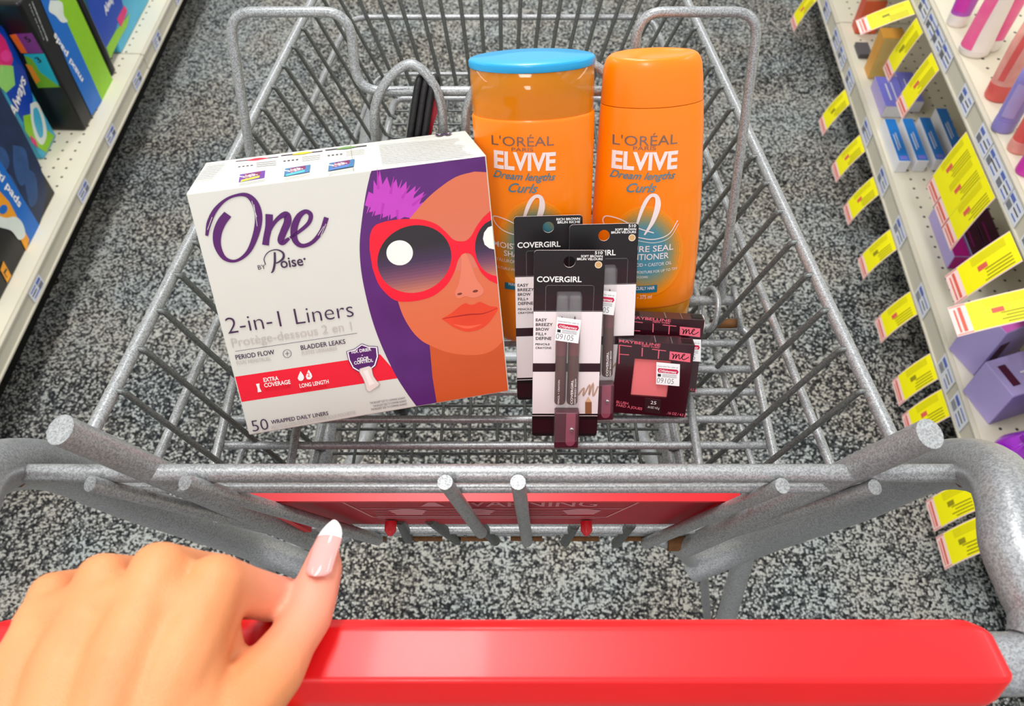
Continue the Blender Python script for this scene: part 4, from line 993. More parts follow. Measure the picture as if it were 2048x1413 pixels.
    # sharpener
    a = lu(322, 1365); b = lu(470, 1155); mb = MB(); mb.box((a[0], a[1], .0008), (b[0] + .0002, b[1], .0085), M_shp, .0008); so = mb.obj('sharpener', t)
    sa = lu(388, 1350); sb_ = lu(450, 1155); P = rrect(sa[0], sa[1], sb_[0], sb_[1] + .002, .003); P = [(x, min(y, b[1] - .0003)) for x, y in P]
    mb = MB(); k = len(P); mb.add([(x, y, .0086) for x, y in P] + [(x, y, .0090) for x, y in P], [list(range(k, 2 * k))] + [(i, (i + 1) % k, k + (i + 1) % k, k + i) for i in range(k)], M_shpl); mb.obj('sharpener_slot', so)
    c = lu(425, 1250); mb = MB(); mb.tube([(c[0], c[1], .0088), (c[0], c[1], .0100), (c[0], c[1], .0103)], [.0014, .0014, .0009], M_screw, 12); mb.box((c[0] - .0012, c[1] - .0002, .0102), (c[0] + .0012, c[1] + .0002, .0105), M_shp); mb.obj('screw', so)
    # blister
    a = lu(318, 1372); b = lu(500, 455)
    mb = MB(); mb.box((a[0], max(.0008, a[1]), .0004), (b[0] - .001, b[1], .0106), M_clear, .0016); mb.obj('blister', t)
    a2 = lu(272, 640); b2_ = lu(566, 424); P = [(a2[0], a2[1] - .02), (a2[0], b2_[1] - .001), (a2[0] + .001, b2_[1]), (b2_[0] - .001, b2_[1]), (b2_[0], b2_[1] - .001), (b2_[0], a2[1] - .02)]
    mb = MB(); mb.tube([(x, y, .0003) for x, y in P], .00022, M_clear, 6); mb.obj('blister_flange', t)
    st = Canvas(M, (0, 0, .0107), (1, 0, 0), (0, 1, 0)); st.L = 0
    sticker(st, lu(338, 575), lu(481, 594), lu(463, 733), lu(326, 714)); st.obj('price_sticker', t)
    return t
pencil_pack(F1, 'brow pencil pack on black and white card, in front of the other two', True)
M_, _k = pose((.0346 + .0005, .2850, .03, .55), .467); M_ = rowmat(M_.translation + Vector((.0012, 0, 0)), M_.to_3x3().col[0], M_.to_3x3().col[1])
pencil_pack(M_, 'brow pencil pack half hidden, to the right and behind, marked 510 soft brown', True)
M_, _k = pose((.0035, .2925, .04, .53), .467)
pencil_pack(M_, 'brow pencil pack at the left rear, over the shampoo bottle, marked rich brown', False)

# ------------------------------------------------------------------ products: blush compacts
M_bx = mat('blush_maroon', (46, 8, 20), .22, 0, .04, coat=.3); M_bs = mat('blush_side', (58, 44, 48), .3, 0, .1); M_bp = mat('blush_pink_print', (236, 104, 124), .45); M_pw = mat('blush_powder', (232, 116, 118), .75, 0, .01, 300)
def Bb(x, y): return (1200 + x / 5.433, 600 + y / 5.433)
G1, kb = pose((.0647, .283, -.0868, .5476), .4645)
BW, BH = .0478 * kb, .0508 * kb
BP = Canvas(G1, (0, 0, 0), (1, 0, 0), (0, 1, 0))
def bu(x, y): return BP.uv(*Bb(x, y))
def blush(M, label, du):
    t = thing('blush_compact', label, 'cosmetic pack', M, 'boxed pink blushes'); D = .0125
    wa = bu(333, 1030); wb = bu(780, 655); u0, u1, v0, v1 = wa[0], wb[0], bu(333, 1040)[1], bu(345, 632)[1]
    v0 = (bu(333, 1028)[1] + bu(776, 1085)[1]) / 2; v1 = (bu(345, 632)[1] + bu(785, 672)[1]) / 2
    mb = MB(); z = 0
    Oo = [(0, 0), (BW, 0), (BW, BH), (0, BH)]; I = [(u0, v0), (u1, v0), (u1, v1), (u0, v1)]
    vs = [(p[0], p[1], 0) for p in Oo + I]; fs = [(0, 1, 5, 4), (1, 2, 6, 5), (2, 3, 7, 6), (3, 0, 4, 7)]
    mb.add(vs, fs, M_bx); mb.add([(p[0], p[1], 0) for p in Oo] + [(p[0], p[1], -D) for p in Oo], [(0, 4, 5, 1), (1, 5, 6, 2), (3, 7, 4, 0), (4, 7, 6, 5)], M_bx); mb.add([(p[0], p[1], 0) for p in Oo] + [(p[0], p[1], -D) for p in Oo], [(2, 6, 7, 3)], M_bs)
    mb.add([(p[0], p[1], 0) for p in I] + [(p[0], p[1], -.0016) for p in I], [(0, 1, 5, 4), (1, 2, 6, 5), (2, 3, 7, 6), (3, 0, 4, 7)], M_bx)
    mb.obj('sleeve', t)
    mb = MB(); mb.box((u0 + .00003, v0 + .00003, -.0030), (u1 - .00003, v1 - .00003, -.0014), M_pw, .0002); mb.obj('blush_powder', t)
    cv = Canvas(M, (0, 0, 0), (1, 0, 0), (0, 1, 0)); ff = lambda x, y: bu(x, y)
    def TX(s, x0, y0, x1, y1, h, m, bold=0.0):
        a = ff(x0, y0); b = ff(x1, y1); c = ff(x0, y0 - h); cv.textuv(s, a[0], a[1], math.dist(a, b), math.dist(a, c), m, bold, 0, None, math.atan2(b[1] - a[1], b[0] - a[0]))
    def LN_(x0, y0, x1, y1, wd=9, m=M_bp):
        a = ff(x0, y0); b = ff(x1, y1); d = Vector((b[0] - a[0], b[1] - a[1])).normalized() * (wd * .5 * BW / 815); cv.polyuv([(a[0] - d.y, a[1] + d.x), (a[0] + d.y, a[1] - d.x), (b[0] + d.y, b[1] - d.x), (b[0] - d.y, b[1] + d.x)], m)
    TX('MAYBELLINE', 205, 460, 655, 508, 28, M_bp, .015); TX('NEW YORK', 455, 508, 650, 530, 15, M_bp, .02)
    LN_(212, 492, 205, 695, 11); LN_(208, 492, 345, 508); LN_(208, 590, 315, 598); LN_(460, 520, 456, 615, 11); LN_(565, 537, 718, 555); LN_(640, 545, 632, 640, 11)
    cv.polyuv([ff(*p) for p in ((757, 558), (752, 650), (980, 680), (984, 585))], M_bp)
    def ST(P, w_):
        Q = catmull([Vector((*ff(*p), 0)) for p in P], 6); k = BW / 815 * w_ * .5
        for i in range(len(Q) - 1):
            d = (Q[i + 1] - Q[i]).normalized() * k; e_ = d * .4; a, b = Q[i] - e_, Q[i + 1] + e_
            cv.polyuv([(a.x - d.y, a.y + d.x), (a.x + d.y, a.y - d.x), (b.x + d.y, b.y - d.x), (b.x - d.y, b.y + d.x)], M_cgk, cv.L)
    cv.L += 1
    ST([(782, 585), (798, 600), (790, 640), (808, 608), (828, 592), (824, 622), (822, 638), (838, 610), (858, 594), (858, 630), (868, 642), (890, 622), (918, 600), (912, 590), (895, 605), (892, 635), (908, 650), (935, 640), (965, 622)], 9)
    TX('BLUSH', 175, 1120, 303, 1140, 26, M_bp, .01); TX('FARD À JOUES', 175, 1155, 455, 1198, 26, M_bp, .01)
    TX('.16 OZ / 4.5 g', 725, 1240, 930, 1268, 26, M_bp, .01)
    cv.polyuv([ff(*p) for p in ((490, 1068), (662, 1090), (655, 1240), (482, 1222))], flat((40, 14, 22), .4)); LN_(488, 1065, 662, 1088, 3, flat((110, 60, 70)))
    TX('25', 547, 1130, 608, 1138, 34, M_white, -.005); TX('.16 OZ / 4.5 g', 512, 1172, 642, 1190, 22, M_white)
    cv.obj('front_print', t)
    st = Canvas(M, (0, 0, 0), (1, 0, 0), (0, 1, 0), step=.000012); st.L = 60
    C = [ff(612, 672), ff(868, 695), ff(860, 935), ff(608, 912)]; C = [(c[0] + du, c[1]) for c in C]; sticker(st, *C); st.obj('price_sticker', t)
    # mirror and hinge edge of the compact seen at the top
    mb = MB()
    mb.box((BW * .04, BH - .0001, -.0105), (BW * .14, BH + .0004, -.004), M_black); mb.box((BW * .48, BH - .0001, -D + .001), (BW * .495, BH + .0003, -.001), mat('blush_edge', (120, 110, 112), .3))
    mb.box((BW * .7, BH - .0001, -D + .001), (BW * .71, BH + .0003, -.001), MATS['blush_edge']); mb.box((BW * .84, BH - .0001, -.010), (BW * .98, BH + .0004, -.003), M_black); mb.obj('top_edge_detail', t)
    return t
blush(G1, 'square pink blush box in maroon sleeve, the front one of two', 0)
G2, _k = pose((.074, .3015, -.0643, .5645), .4645); 
blush(G2, 'square blush box in maroon sleeve, mostly hidden behind the front one', .0072)
# ------------------------------------------------------------------ goods on the left shelf (faces look across the aisle, +X)
def aisle(x, y, z, yaw=0.0): return AM @ Matrix.Translation((x, y, z)) @ Matrix.Rotation(yaw, 4, 'Z')
M_film = mat('black_film', (18, 18, 22), .32, 0, .3, 30, .3); M_pblue = mat('pad_blue', (0, 104, 196), .35, 0, .03, 30); M_navy = mat('pad_navy', (22, 48, 92), .4, 0, .3, 30, c2=(12, 24, 52))
M_lime = mat('pad_lime', (140, 200, 20), .35, 0, .05); M_orn = mat('pad_orange', (244, 160, 16), .4); M_aqua = mat('pad_aqua', (70, 178, 216), .35, 0, .08, 20); M_royal = mat('pad_royal', (10, 66, 178), .35, 0, .05)
M_padw = mat('pad_white', (222, 230, 224), .45, 0, .04); M_pkk = mat('pad_pink', (226, 40, 120), .4); M_prp = mat('pad_purple', (120, 52, 130), .4); M_org2 = mat('pad_tangerine', (232, 104, 24), .4)
def pack(name, label, cat, x1, x0, y0, y1, h, m, bev=.004, group=None, yaw=0, z=ZL, puff=0.0):
    """upright pack: front face at x1 (facing the aisle), back at x0; local frame at the front near bottom corner"""
    t = thing(name, label, cat, aisle(x1, y0, z, yaw), group); s = 1 if x1 > x0 else -1; d = abs(x1 - x0)
    mb = MB(); a = (-d if s > 0 else 0, 0, .0003); b = (0 if s > 0 else d, y1 - y0, h); mb.box(a, b, m, bev)
    if puff:
        c = Vector([(a[i] + b[i]) / 2 for i in range(3)]); rn = random.Random(int(h * 1000))
        mb.v = [tuple(Vector(v) + Vector((rn.uniform(-1, 1), rn.uniform(-1, 1), 0)) * puff) for v in mb.v]
    o = mb.obj('wrapper' if puff else 'carton', t); return t, o
def side_canvas(t, s=1, off=0.0006):
    return Canvas(t, (off * s, 0, 0), (0, 1, 0), (0, 0, 1), step=.00006) if s > 0 else Canvas(t, (-off, 0, 0), (0, -1, 0), (0, 0, 1), step=.00006)
def front_canvas(t, s=1): return Canvas(t, (0, -.0006, 0), (1, 0, 0), (0, 0, 1), step=.00006)
def q(cv, P, m): cv.poly(P, m)
# A: nearest
a = A(114, 386, ZL); n = A(-8, 600, ZL)
t, o = pack('pad_pack', 'nearest black and blue maxi pad box on the left shelf', 'pad box', a.x - .003, a.x - .10, n.y - .02, a.y, .26, M_film, .003, 'pad packs on the left shelf')
cv = side_canvas(t)
q(cv, [(-60, 60), (0, 175), (40, 250), (80, 330), (95, 385), (78, 455), (40, 400), (0, 330), (-60, 250)], M_navy)
for P in ([(-20, 285), (10, 300), (18, 330), (2, 345), (-20, 320)], [(25, 290), (50, 300), (58, 350), (42, 372), (28, 340)], [(45, 335), (70, 350), (74, 400), (58, 410)], [(0, 345), (22, 352), (40, 392), (20, 396)]): cv.poly(P, mat('petal_blue', (44, 84, 140), .4, 0, .2, 40), smooth=True)
q(cv, [(-60, 232), (0, 322), (40, 388), (79, 452), (58, 488), (40, 460), (0, 400), (-60, 310)], M_pblue)
q(cv, [(-60, 320), (0, 384), (18, 404), (58, 480), (52, 502), (36, 470), (0, 436), (-60, 380)], M_orn)
for P in ([(-10, 428), (10, 436), (30, 434), (44, 446), (50, 470), (38, 480), (22, 462), (0, 455), (-12, 450)],): cv.poly(P, M_padw, smooth=True)
cv.ell(6, 419, 8, 10, M_pblue, ang=.5); q(cv, [(6, 522), (22, 552), (14, 566), (0, 540)], M_orn)
cv.text('maxi pads', (-28, 318), (38, 416), 17, M_white, .02)
cv.text('L', (6, 545), (13, 556), 12, M_film, .02)
cv.obj('front_print', o)
# B: blue and green pack
a = A(116, 272, ZL); n = A(86, 320, ZL)
t, o = pack('pad_pack', 'slim blue and green pad pack between two black packs', 'pad pack', a.x - .002, a.x - .13, n.y, a.y, .27, M_aqua, .005, 'pad packs on the left shelf', puff=.0008)
cv = side_canvas(t)
q(cv, [(0, 50), (12, 62), (50, 140), (66, 196), (62, 236), (46, 244), (20, 200), (-10, 140)], M_royal)
q(cv, [(-6, 60), (10, 80), (26, 118), (22, 134), (-6, 150)], M_pkk)
q(cv, [(0, 130), (26, 132), (30, 170), (12, 186), (-4, 170)], mat('leaf_green', (150, 214, 110), .4)); q(cv, [(46, 232), (60, 228), (96, 262), (108, 272), (92, 306), (70, 290), (50, 262)], M_lime)
cv.poly([(60, 208), (74, 205), (88, 236), (93, 270), (84, 290), (70, 274), (62, 240)], M_padw, smooth=True); cv.poly([(66, 218), (74, 216), (83, 240), (86, 268), (80, 276), (72, 260), (67, 240)], M_aqua, smooth=True)
q(cv, [(60, 270), (72, 282), (76, 296), (62, 284)], M_pkk); cv.ell(12, 112, 11, 12, flat((236, 60, 150)))
cv.text('Always', (30, 240), (52, 160), 22, M_white, .02, .3)
cv.obj('front_print', o)
# C: black pack with coloured size chart, plus its blue front
a = A(172, 263, ZL); l = A(122, 265, ZL); f = A(226, 166, ZL)
t, o = pack('pad_pack', 'black wrapped maxi pad pack with a coloured size chart, blue stripe and lime edge', 'pad pack', a.x, l.x - .03, a.y, f.y, .30, M_film, .006, 'pad packs on the left shelf', puff=.001)
cv = front_canvas(t)
C = lambda x, y: (x / 2.355, y / 2.355)
for P, m in (([(60, 160), (150, 155), (205, 250), (128, 252)], M_prp), ([(45, 165), (75, 160), (130, 250), (100, 250)], M_org2), ([(110, 255), (208, 252), (278, 400), (255, 410), (170, 330)], flat((26, 168, 190))), ([(115, 262), (150, 275), (190, 340), (250, 385), (285, 410), (180, 414), (150, 360)], flat((110, 170, 30))), ([(120, 300), (150, 310), (190, 380), (170, 395)], flat((226, 140, 30)))): cv.poly([C(*p) for p in P], m)
cv.text('5', C(132, 200), C(150, 192), 9, M_film, .02); cv.text('3', C(182, 296), C(200, 290), 9, M_film, .02)
cv.obj('size_chart', o)
cv = side_canvas(t)
q(cv, [C(*p) for p in ((175, -40), (260, -40), (505, 440), (480, 480), (432, 545), (330, 330))], M_pblue)
q(cv, [C(*p) for p in ((240, -60), (330, -60), (535, 385), (512, 432), (482, 478), (430, 360))], M_lime)
cv.poly([C(*p) for p in ((235, 0), (290, 10), (300, 70), (318, 100), (290, 105), (262, 75), (230, 50))], M_padw, smooth=True)
cv.text('maxi pads', C(392, 372), C(258, 152), 13, M_white, .02)
cv.text('UNSCENTED DAYTIME', C(148, 10), C(222, 195), 4, M_padw, .01); cv.text('STAY IN PLACE', C(135, 20), C(205, 190), 3, M_padw)
cv.obj('front_print', o)
# E: next black pack
a = A(229, 160, ZL); 
t, o = pack('pad_pack', 'black pad pack before the blue one at the far end', 'pad pack', a.x - .006, a.x - .15, a.y + .012, a.y + .034, .28, M_film, .006, 'pad packs on the left shelf', puff=.001)
cv = front_canvas(t); cv.poly([C(*p) for p in ((315, 30), (350, 60), (420, 190), (395, 200), (340, 110))], mat('petal_dark', (40, 56, 76), .4)); cv.text('CVS', C(330, 30), C(350, 80), 5, M_padw, .02); cv.obj('wrapper_print', o)
# F: blue pack
a = A(236, 128, ZL); f = A(276, 20, ZL)
t, o = pack('pad_pack', 'bright blue pad pack with green corners, farthest on the left shelf', 'pad pack', a.x - .004, a.x - .15, a.y + .04, f.y + .05, .26, M_aqua, .006, 'pad packs on the left shelf', puff=.001)
cv = side_canvas(t)
q(cv, [C(*p) for p in ((400, -40), (560, -60), (580, 30), (545, 140), (500, 230), (440, 130))], M_royal); q(cv, [C(*p) for p in ((500, 225), (545, 145), (590, 90), (612, 60), (600, 120), (560, 190), (520, 275))], M_lime)
q(cv, [C(*p) for p in ((550, 90), (585, 25), (600, 50), (570, 130))], M_pkk); cv.text('Always', C(500, 75), C(540, -20), 16, M_white, .02, .3)
cv.obj('front_print', o)

# ------------------------------------------------------------------ goods on the lowest right shelf
M_azure = mat('carton_azure', (36, 128, 214), .4, 0, .06, 20); M_azw = mat('carton_white', (232, 232, 238), .45, 0, .02); M_peri = mat('carton_periwinkle', (128, 128, 226), .42, 0, .06)
M_magc = mat('carton_magenta', (176, 12, 128), .4, 0, .05); M_plum = mat('carton_plum', (84, 26, 60), .42, 0, .2, 20); M_lav = mat('carton_lavender', (176, 162, 218), .42, 0, .06, 10); M_amc = mat('carton_amber', (214, 152, 60), .42, 0, .08, 10)
def carton(label, px, py, w, l, h, mtop, mside, mend, cat='carton', name='carton_box', z=ZL, yaw=0.0, group=None, lines=None):
    """near bottom corner on the aisle side at pixel px,py"""
    a = A(px, py, z); t = thing(name, label, cat, aisle(a.x, a.y, z, yaw), group); e_ = .0004
    mb = MB(); mb.box((0, 0, e_), (w, l, h), mside, .0012); o = mb.obj('carton', t)
    mb = MB(); mb.box((.0006, .0012, h - .0002), (w - .0012, l - .0012, h + .0003), mtop); mb.obj('top_panel', t)
    mb = MB(); mb.box((.001, -.0003, .002), (w - .001, .0004, h - .001), mend); mb.obj('end_panel', t)
    if lines:
        mb = MB()
        for (u0, v0, u1, v1, m) in lines: mb.box((w * u0, l * v0, h + .0002), (w * u1, l * v1, h + .0006), m)
        mb.obj('top_print', t)
    return t
g = 'blue test cartons on the lowest right shelf'
pos = ['the one nearest the aisle', 'second from the aisle', 'third from the aisle', 'the innermost, in shade']
for i, (px, py) in enumerate([(1787, 345), (1823, 344), (1859, 342), (1893, 322)]):
    carton('blue topped white carton on the lowest right shelf, ' + pos[i], px, py, .0245, .135, .030, M_azure, M_azw, M_azw, group=g, lines=[(.28, .25, .36, .62, M_azw), (.5, .3, .56, .66, M_azw), (.2, .04, .8, .12, M_peri)])
carton('periwinkle carton standing behind the row of blue cartons', 1761, 235, .052, .105, .030, M_peri, M_lav, M_azw, group='periwinkle cartons', lines=[(.3, .2, .36, .75, M_azw), (.55, .1, .6, .8, M_azw)])
carton('periwinkle carton further in, under the yellow tag', 1802, 225, .040, .105, .030, M_peri, M_lav, M_azw, group='periwinkle cartons', lines=[(.3, .2, .36, .75, M_azw)])
g = 'magenta cartons on the lowest right shelf'
carton('magenta topped carton with lavender side, nearest the aisle of its row', 1893, 538, .031, .135, .034, M_magc, M_lav, M_magc, group=g, lines=[(.2, .2, .3, .7, M_lav), (.5, .3, .56, .8, M_plum)])
carton('magenta and plum carton, second in its row behind the yellow tags', 1930, 540, .030, .135, .034, M_plum, M_lav, M_magc, group=g, lines=[(.3, .2, .36, .7, M_magc)])
carton('plum carton deepest in the magenta row', 1966, 543, .034, .135, .034, M_plum, M_plum, M_plum, group=g, lines=[(.3, .2, .36, .7, M_magc)])
# amber and red cartons at the top
t = carton('amber carton standing at the far end of the lowest right shelf', 1735, 158, .05, .040, .105, M_amc, M_amc, mat('carton_amber_lt', (232, 196, 110), .42, 0, .1, 30), group=None)
t = carton('red-orange carton at the far end, beyond the amber one', 1709, 68, .05, .035, .085, mat('carton_red', (206, 92, 70), .42, 0, .2, 20, c2=(120, 150, 90)), flat((200, 84, 60)), flat((224, 100, 60)))
t = carton('dark grey flat pack under the amber carton', 1716, 118, .03, .05, .012, flat((88, 88, 92)), flat((70, 70, 74)), flat((70, 70, 74)))
# lavender cartons near the front, set askew
t = carton('lavender carton with magenta top and dark red band, under the broad yellow tag', 1946, 752, .085, .062, .12, mat('carton_pink_fade', (226, 120, 206), .42, 0, .3, 12, c2=(190, 60, 170)), M_lav, M_lav, yaw=.45)
mb = MB(); mb.box((.010, -.0009, .030), (.030, -.0003, .082), M_plum); mb.obj('red_band', t)
t = carton('lavender carton nearest the cart, dark red label on its upper side', 1976, 850, .095, .07, .085, M_lav, M_lav, mat('carton_lav_deep', (150, 138, 206), .42, 0, .08, 10), yaw=.35)
mb = MB(); mb.box((.012, .016, .0852), (.026, .056, .0858), M_plum); mb.box((.040, .020, .0852), (.075, .024, .0857), M_azw); mb.box((.040, .034, .0852), (.07, .037, .0857), M_azw); mb.obj('dark_label', t)
# purple bag
a = A(1990, 985, ZL); t = thing('wipes_bag', 'glossy bright purple soft bag at the right edge, beside the cart tube', 'bag', aisle(a.x + .045, a.y + .05, ZL, .3)); rn = random.Random(9)
R = []
for i in range(13):
    f = i / 12; z = .002 + f * .10; k = sin(pi * (.12 + .80 * f)) ** .6
    R.append([Vector((.062 * k * cos(th) * (1 + .06 * sin(5 * th + 3 * f)) + rn.uniform(-.001, .001), .046 * k * sin(th) * (1 + .08 * cos(4 * th - 5 * f)) * (1 - .55 * f), z)) for th in [2 * pi * j / 32 for j in range(32)]])
mb = MB(); mb.rings(R, mat('purple_film', (164, 10, 206), .2, 0, .25, 30, .3, coat=.5)); bg = mb.obj('bag_body', t)
mb = MB(); mb.box((-.045, -.006, .098), (.045, .006, .112), MATS['purple_film'], .003); mb.obj('sealed_edge', t)

# ------------------------------------------------------------------ bottles on the upper right shelf (stand on their caps)
def standing(name, label, cat, px, py, prof, mcap, mbody, flatk=.6, lean=0.0, yaw=0.0, group=None, stripe=None, dx=0):
    """prof: (z, halfwidth) list; the first `cap` rings are the cap (z<capz)"""
    a = A(px, py, ZU); t = thing(name, label, cat, aisle(a.x + dx, a.y, ZU, yaw), group); capz, pts = prof
    def ring(z, r, k=1): 
        fl = flatk + (1 - flatk) * max(0, 1 - z / .05) * .6; return [Vector((r * k * cos(th), r * k * fl * sin(th), z)) for th in [2 * pi * j / 32 for j in range(32)]]
    C = [p for p in pts if p[0] <= capz]; Bd = [(capz + .0004, C[-1][1])] + [p for p in pts if p[0] > capz]
    mb = MB(); mb.rings([ring(.0003, C[0][1], .9)] + [ring(z + .001, r) for z, r in C[:-1]] + [ring(capz, C[-1][1])], mcap); mb.obj('cap', t)
    mb = MB(); mb.rings([ring(z, r, .97) for z, r in Bd], mbody); o = mb.obj('body', t)
    if stripe:
        m, th0, th1, z0, z1, sl = stripe; mb = MB(); vs = []; n = 14
        def rad(z):
            for i in range(len(pts) - 1):
                if pts[i + 1][0] >= z: tt = (z - pts[i][0]) / (pts[i + 1][0] - pts[i][0]); return pts[i][1] * (1 - tt) + pts[i + 1][1] * tt
            return pts[-1][1]
        for i in range(n + 1):
            z = z0 + (z1 - z0) * i / n
            for j in range(7):
                th = th0 + (th1 - th0) * j / 6 + sl * (i / n); r = rad(z) * .97 + .0006; fl = flatk + (1 - flatk) * max(0, 1 - z / .05) * .6; vs.append((r * cos(th), r * fl * sin(th) - .0003, z))
        mb.add(vs, [(i * 7 + j, i * 7 + j + 1, (i + 1) * 7 + j + 1, (i + 1) * 7 + j) for i in range(n) for j in range(6)], m, True); mb.obj('printed_label', o)
    return t
P_w = (.012, [(0, .023), (.004, .026), (.012, .027), (.05, .026), (.09, .0245), (.13, .022), (.16, .019), (.17, .012)])
P_t = (.022, [(0, .017), (.004, .018), (.022, .0185), (.05, .020), (.09, .021), (.12, .021), (.13, .012)])
P_c = (.030, [(0, .019), (.004, .021), (.030, .0225), (.06, .024), (.10, .0245), (.14, .022), (.15, .010)])
M_bw = mat('bottle_white', (236, 226, 222), .28, 0, .02, coat=.3); M_bpk = mat('bottle_pink', (232, 62, 150), .35, 0, .1, 30, c2=(240, 130, 160)); M_cor = mat('bottle_coral', (230, 98, 92), .35, 0, .08, 25); M_corl = mat('bottle_coral_label', (214, 128, 118), .4, 0, .4, 60, c2=(240, 178, 164))
M_per = mat('tube_periwinkle', (150, 140, 214), .35, 0, .1, 25); M_vio = mat('tube_violet', (196, 92, 204), .35, 0, .15, 25); M_hot = mat('tube_magenta', (214, 60, 178), .35, 0, .1, 25)
standing('lotion_bottle', 'tall white bottle with a pink stripe on the upper right shelf', 'bottle', 1945, 105, P_w, M_bw, M_bw, .62, stripe=(M_bpk, pi * .92, pi * 1.32, .015, .165, .25))
standing('lotion_tube', 'violet tube standing on its white cap, farthest on the upper shelf', 'tube', 1911, 48, P_t, M_bw, M_vio, .6, stripe=(M_hot, pi * 1.1, pi * 1.5, .03, .11, 0))
standing('lotion_bottle', 'white and hot pink bottle just behind the tall white one', 'bottle', 1976, 96, P_t, M_bw, M_bpk, .6)
standing('wash_bottle', 'coral bottle with patterned label standing on its cap, upper right shelf', 'bottle', 1992, 195, P_c, M_cor, M_corl, .6, stripe=(M_cor, pi * 1.2, pi * 1.35, .04, .13, .1))
standing('wash_bottle', 'periwinkle tube with a green dot, right of the coral bottle', 'tube', 2003, 258, P_t, M_per, M_per, .6, stripe=(M_lav, pi * 1.15, pi * 1.5, .03, .09, 0))
standing('wash_bottle', 'pale coral tube at the photo edge beside the periwinkle one', 'tube', 2035, 300, P_t, M_corl, M_cor, .6)
standing('wash_bottle', 'hot magenta tube at the photo edge, closest on the upper shelf', 'tube', 2052, 345, P_t, M_hot, M_hot, .6)
# ------------------------------------------------------------------ the hand on the grip
def H(px, py, drop): return onz(px, py, CZ - drop)
def skin():
    m = mat('skin', (230, 156, 104), .5, 0, .0, 70, .0, sss=.15, c2=(216, 132, 82)); nt = m.node_tree; N = nt.nodes; Lk = nt.links.new; b = N['Principled BSDF']
    tc = [n for n in N if n.type == 'TEX_COORD'][0]
    n1 = [n for n in N if n.type == 'TEX_NOISE'][0]; n1.inputs['Scale'].default_value = 45
    v = N.new('ShaderNodeTexVoronoi'); v.inputs['Scale'].default_value = 900; v.feature = 'DISTANCE_TO_EDGE'; Lk(tc.outputs['Object'], v.inputs['Vector'])
    bp = N.new('ShaderNodeBump'); bp.inputs['Strength'].default_value = .35; bp.inputs['Distance'].default_value = .0006; Lk(v.outputs['Distance'], bp.inputs['Height']); Lk(bp.outputs[0], b.inputs['Normal'])
    ct_ = N.new('ShaderNodeVectorMath'); ct_.operation = 'DISTANCE'; ct_.inputs[1].default_value = tuple(H(640, 1150, .317)); Lk(tc.outputs['Object'], ct_.inputs[0])
    mr = N.new('ShaderNodeMapRange'); mr.inputs[1].default_value = .012; mr.inputs[2].default_value = .05; mr.inputs[3].default_value = .75; mr.inputs[4].default_value = 0; Lk(ct_.outputs['Value'], mr.inputs[0])
    mx = N.new('ShaderNodeMix'); mx.data_type = 'RGBA'; Lk(mr.outputs[0], mx.inputs[0]); Lk(b.inputs['Base Color'].links[0].from_socket, mx.inputs[6]); mx.inputs[7].default_value = rgb((236, 150, 132)); Lk(mx.outputs[2], b.inputs['Base Color'])
    return m
M_skin = skin()
hand = MB()
def ball_chain(pts, n=14):
    """tapered limb: overlapping balls, later fused into one surface"""
    for i in range(len(pts) - 1):
        a, ra = Vector(pts[i][0]), pts[i][1]; b, rb = Vector(pts[i + 1][0]), pts[i + 1][1]; k = max(2, int((b - a).length / .0025))
        for j in range(k + 1):
            t = j / k; yield a * (1 - t) + b * t, ra * (1 - t) + rb * t
def limb(pts):
    for c, r in ball_chain(pts):
        bm_ = bmesh.new(); bmesh.ops.create_icosphere(bm_, subdivisions=2, radius=r)
        hand.add([v.co + c for v in bm_.verts], [[v.index for v in f.verts] for f in bm_.faces], M_skin, True); bm_.free()
def H(px, py, drop): return onz(px, py, CZ - drop)
MC = {'pinky': H(105, 1192, .292), 'ring': H(205, 1160, .284), 'middle': H(318, 1142, .279), 'index': H(432, 1164, .284)}
WR = [H(10, 1545, .290), H(80, 1560, .283), H(170, 1570, .280), H(255, 1570, .285)]
rad_ = {'pinky': .0088, 'ring': .0098, 'middle': .0106, 'index': .0104}
for i, k in enumerate(('pinky', 'ring', 'middle', 'index')):
    w0 = WR[i]; m = MC[k]; r = rad_[k]
    mid = w0 * .5 + m * .5 + Vector((0, 0, .003))
    limb([(w0, .0135), (mid, .0130), (m * .88 + w0 * .12, r * 1.05), (m, r)])
    for z in (-.010,): limb([(w0 + Vector((0, 0, z)), .013), (mid + Vector((0, 0, z)), .012), (m * .9 + w0 * .1 + Vector((0, 0, z * .9)), r)])
ks_ = list(MC)
for i in range(3):     # webs between the knuckles
    a, b = MC[ks_[i]], MC[ks_[i + 1]]; limb([(a * .5 + b * .5 + Vector((0, -.010, -.004)), .0095), (WR[i] * .5 + WR[i + 1] * .5, .0135)])
for f_ in (.25, .45, .65, .82):
    for i in range(3):
        a = WR[i] * (1 - f_) + MC[ks_[i]] * f_; b = WR[i + 1] * (1 - f_) + MC[ks_[i + 1]] * f_; limb([(a, .0118 - .001 * f_), (b, .0118 - .001 * f_)])
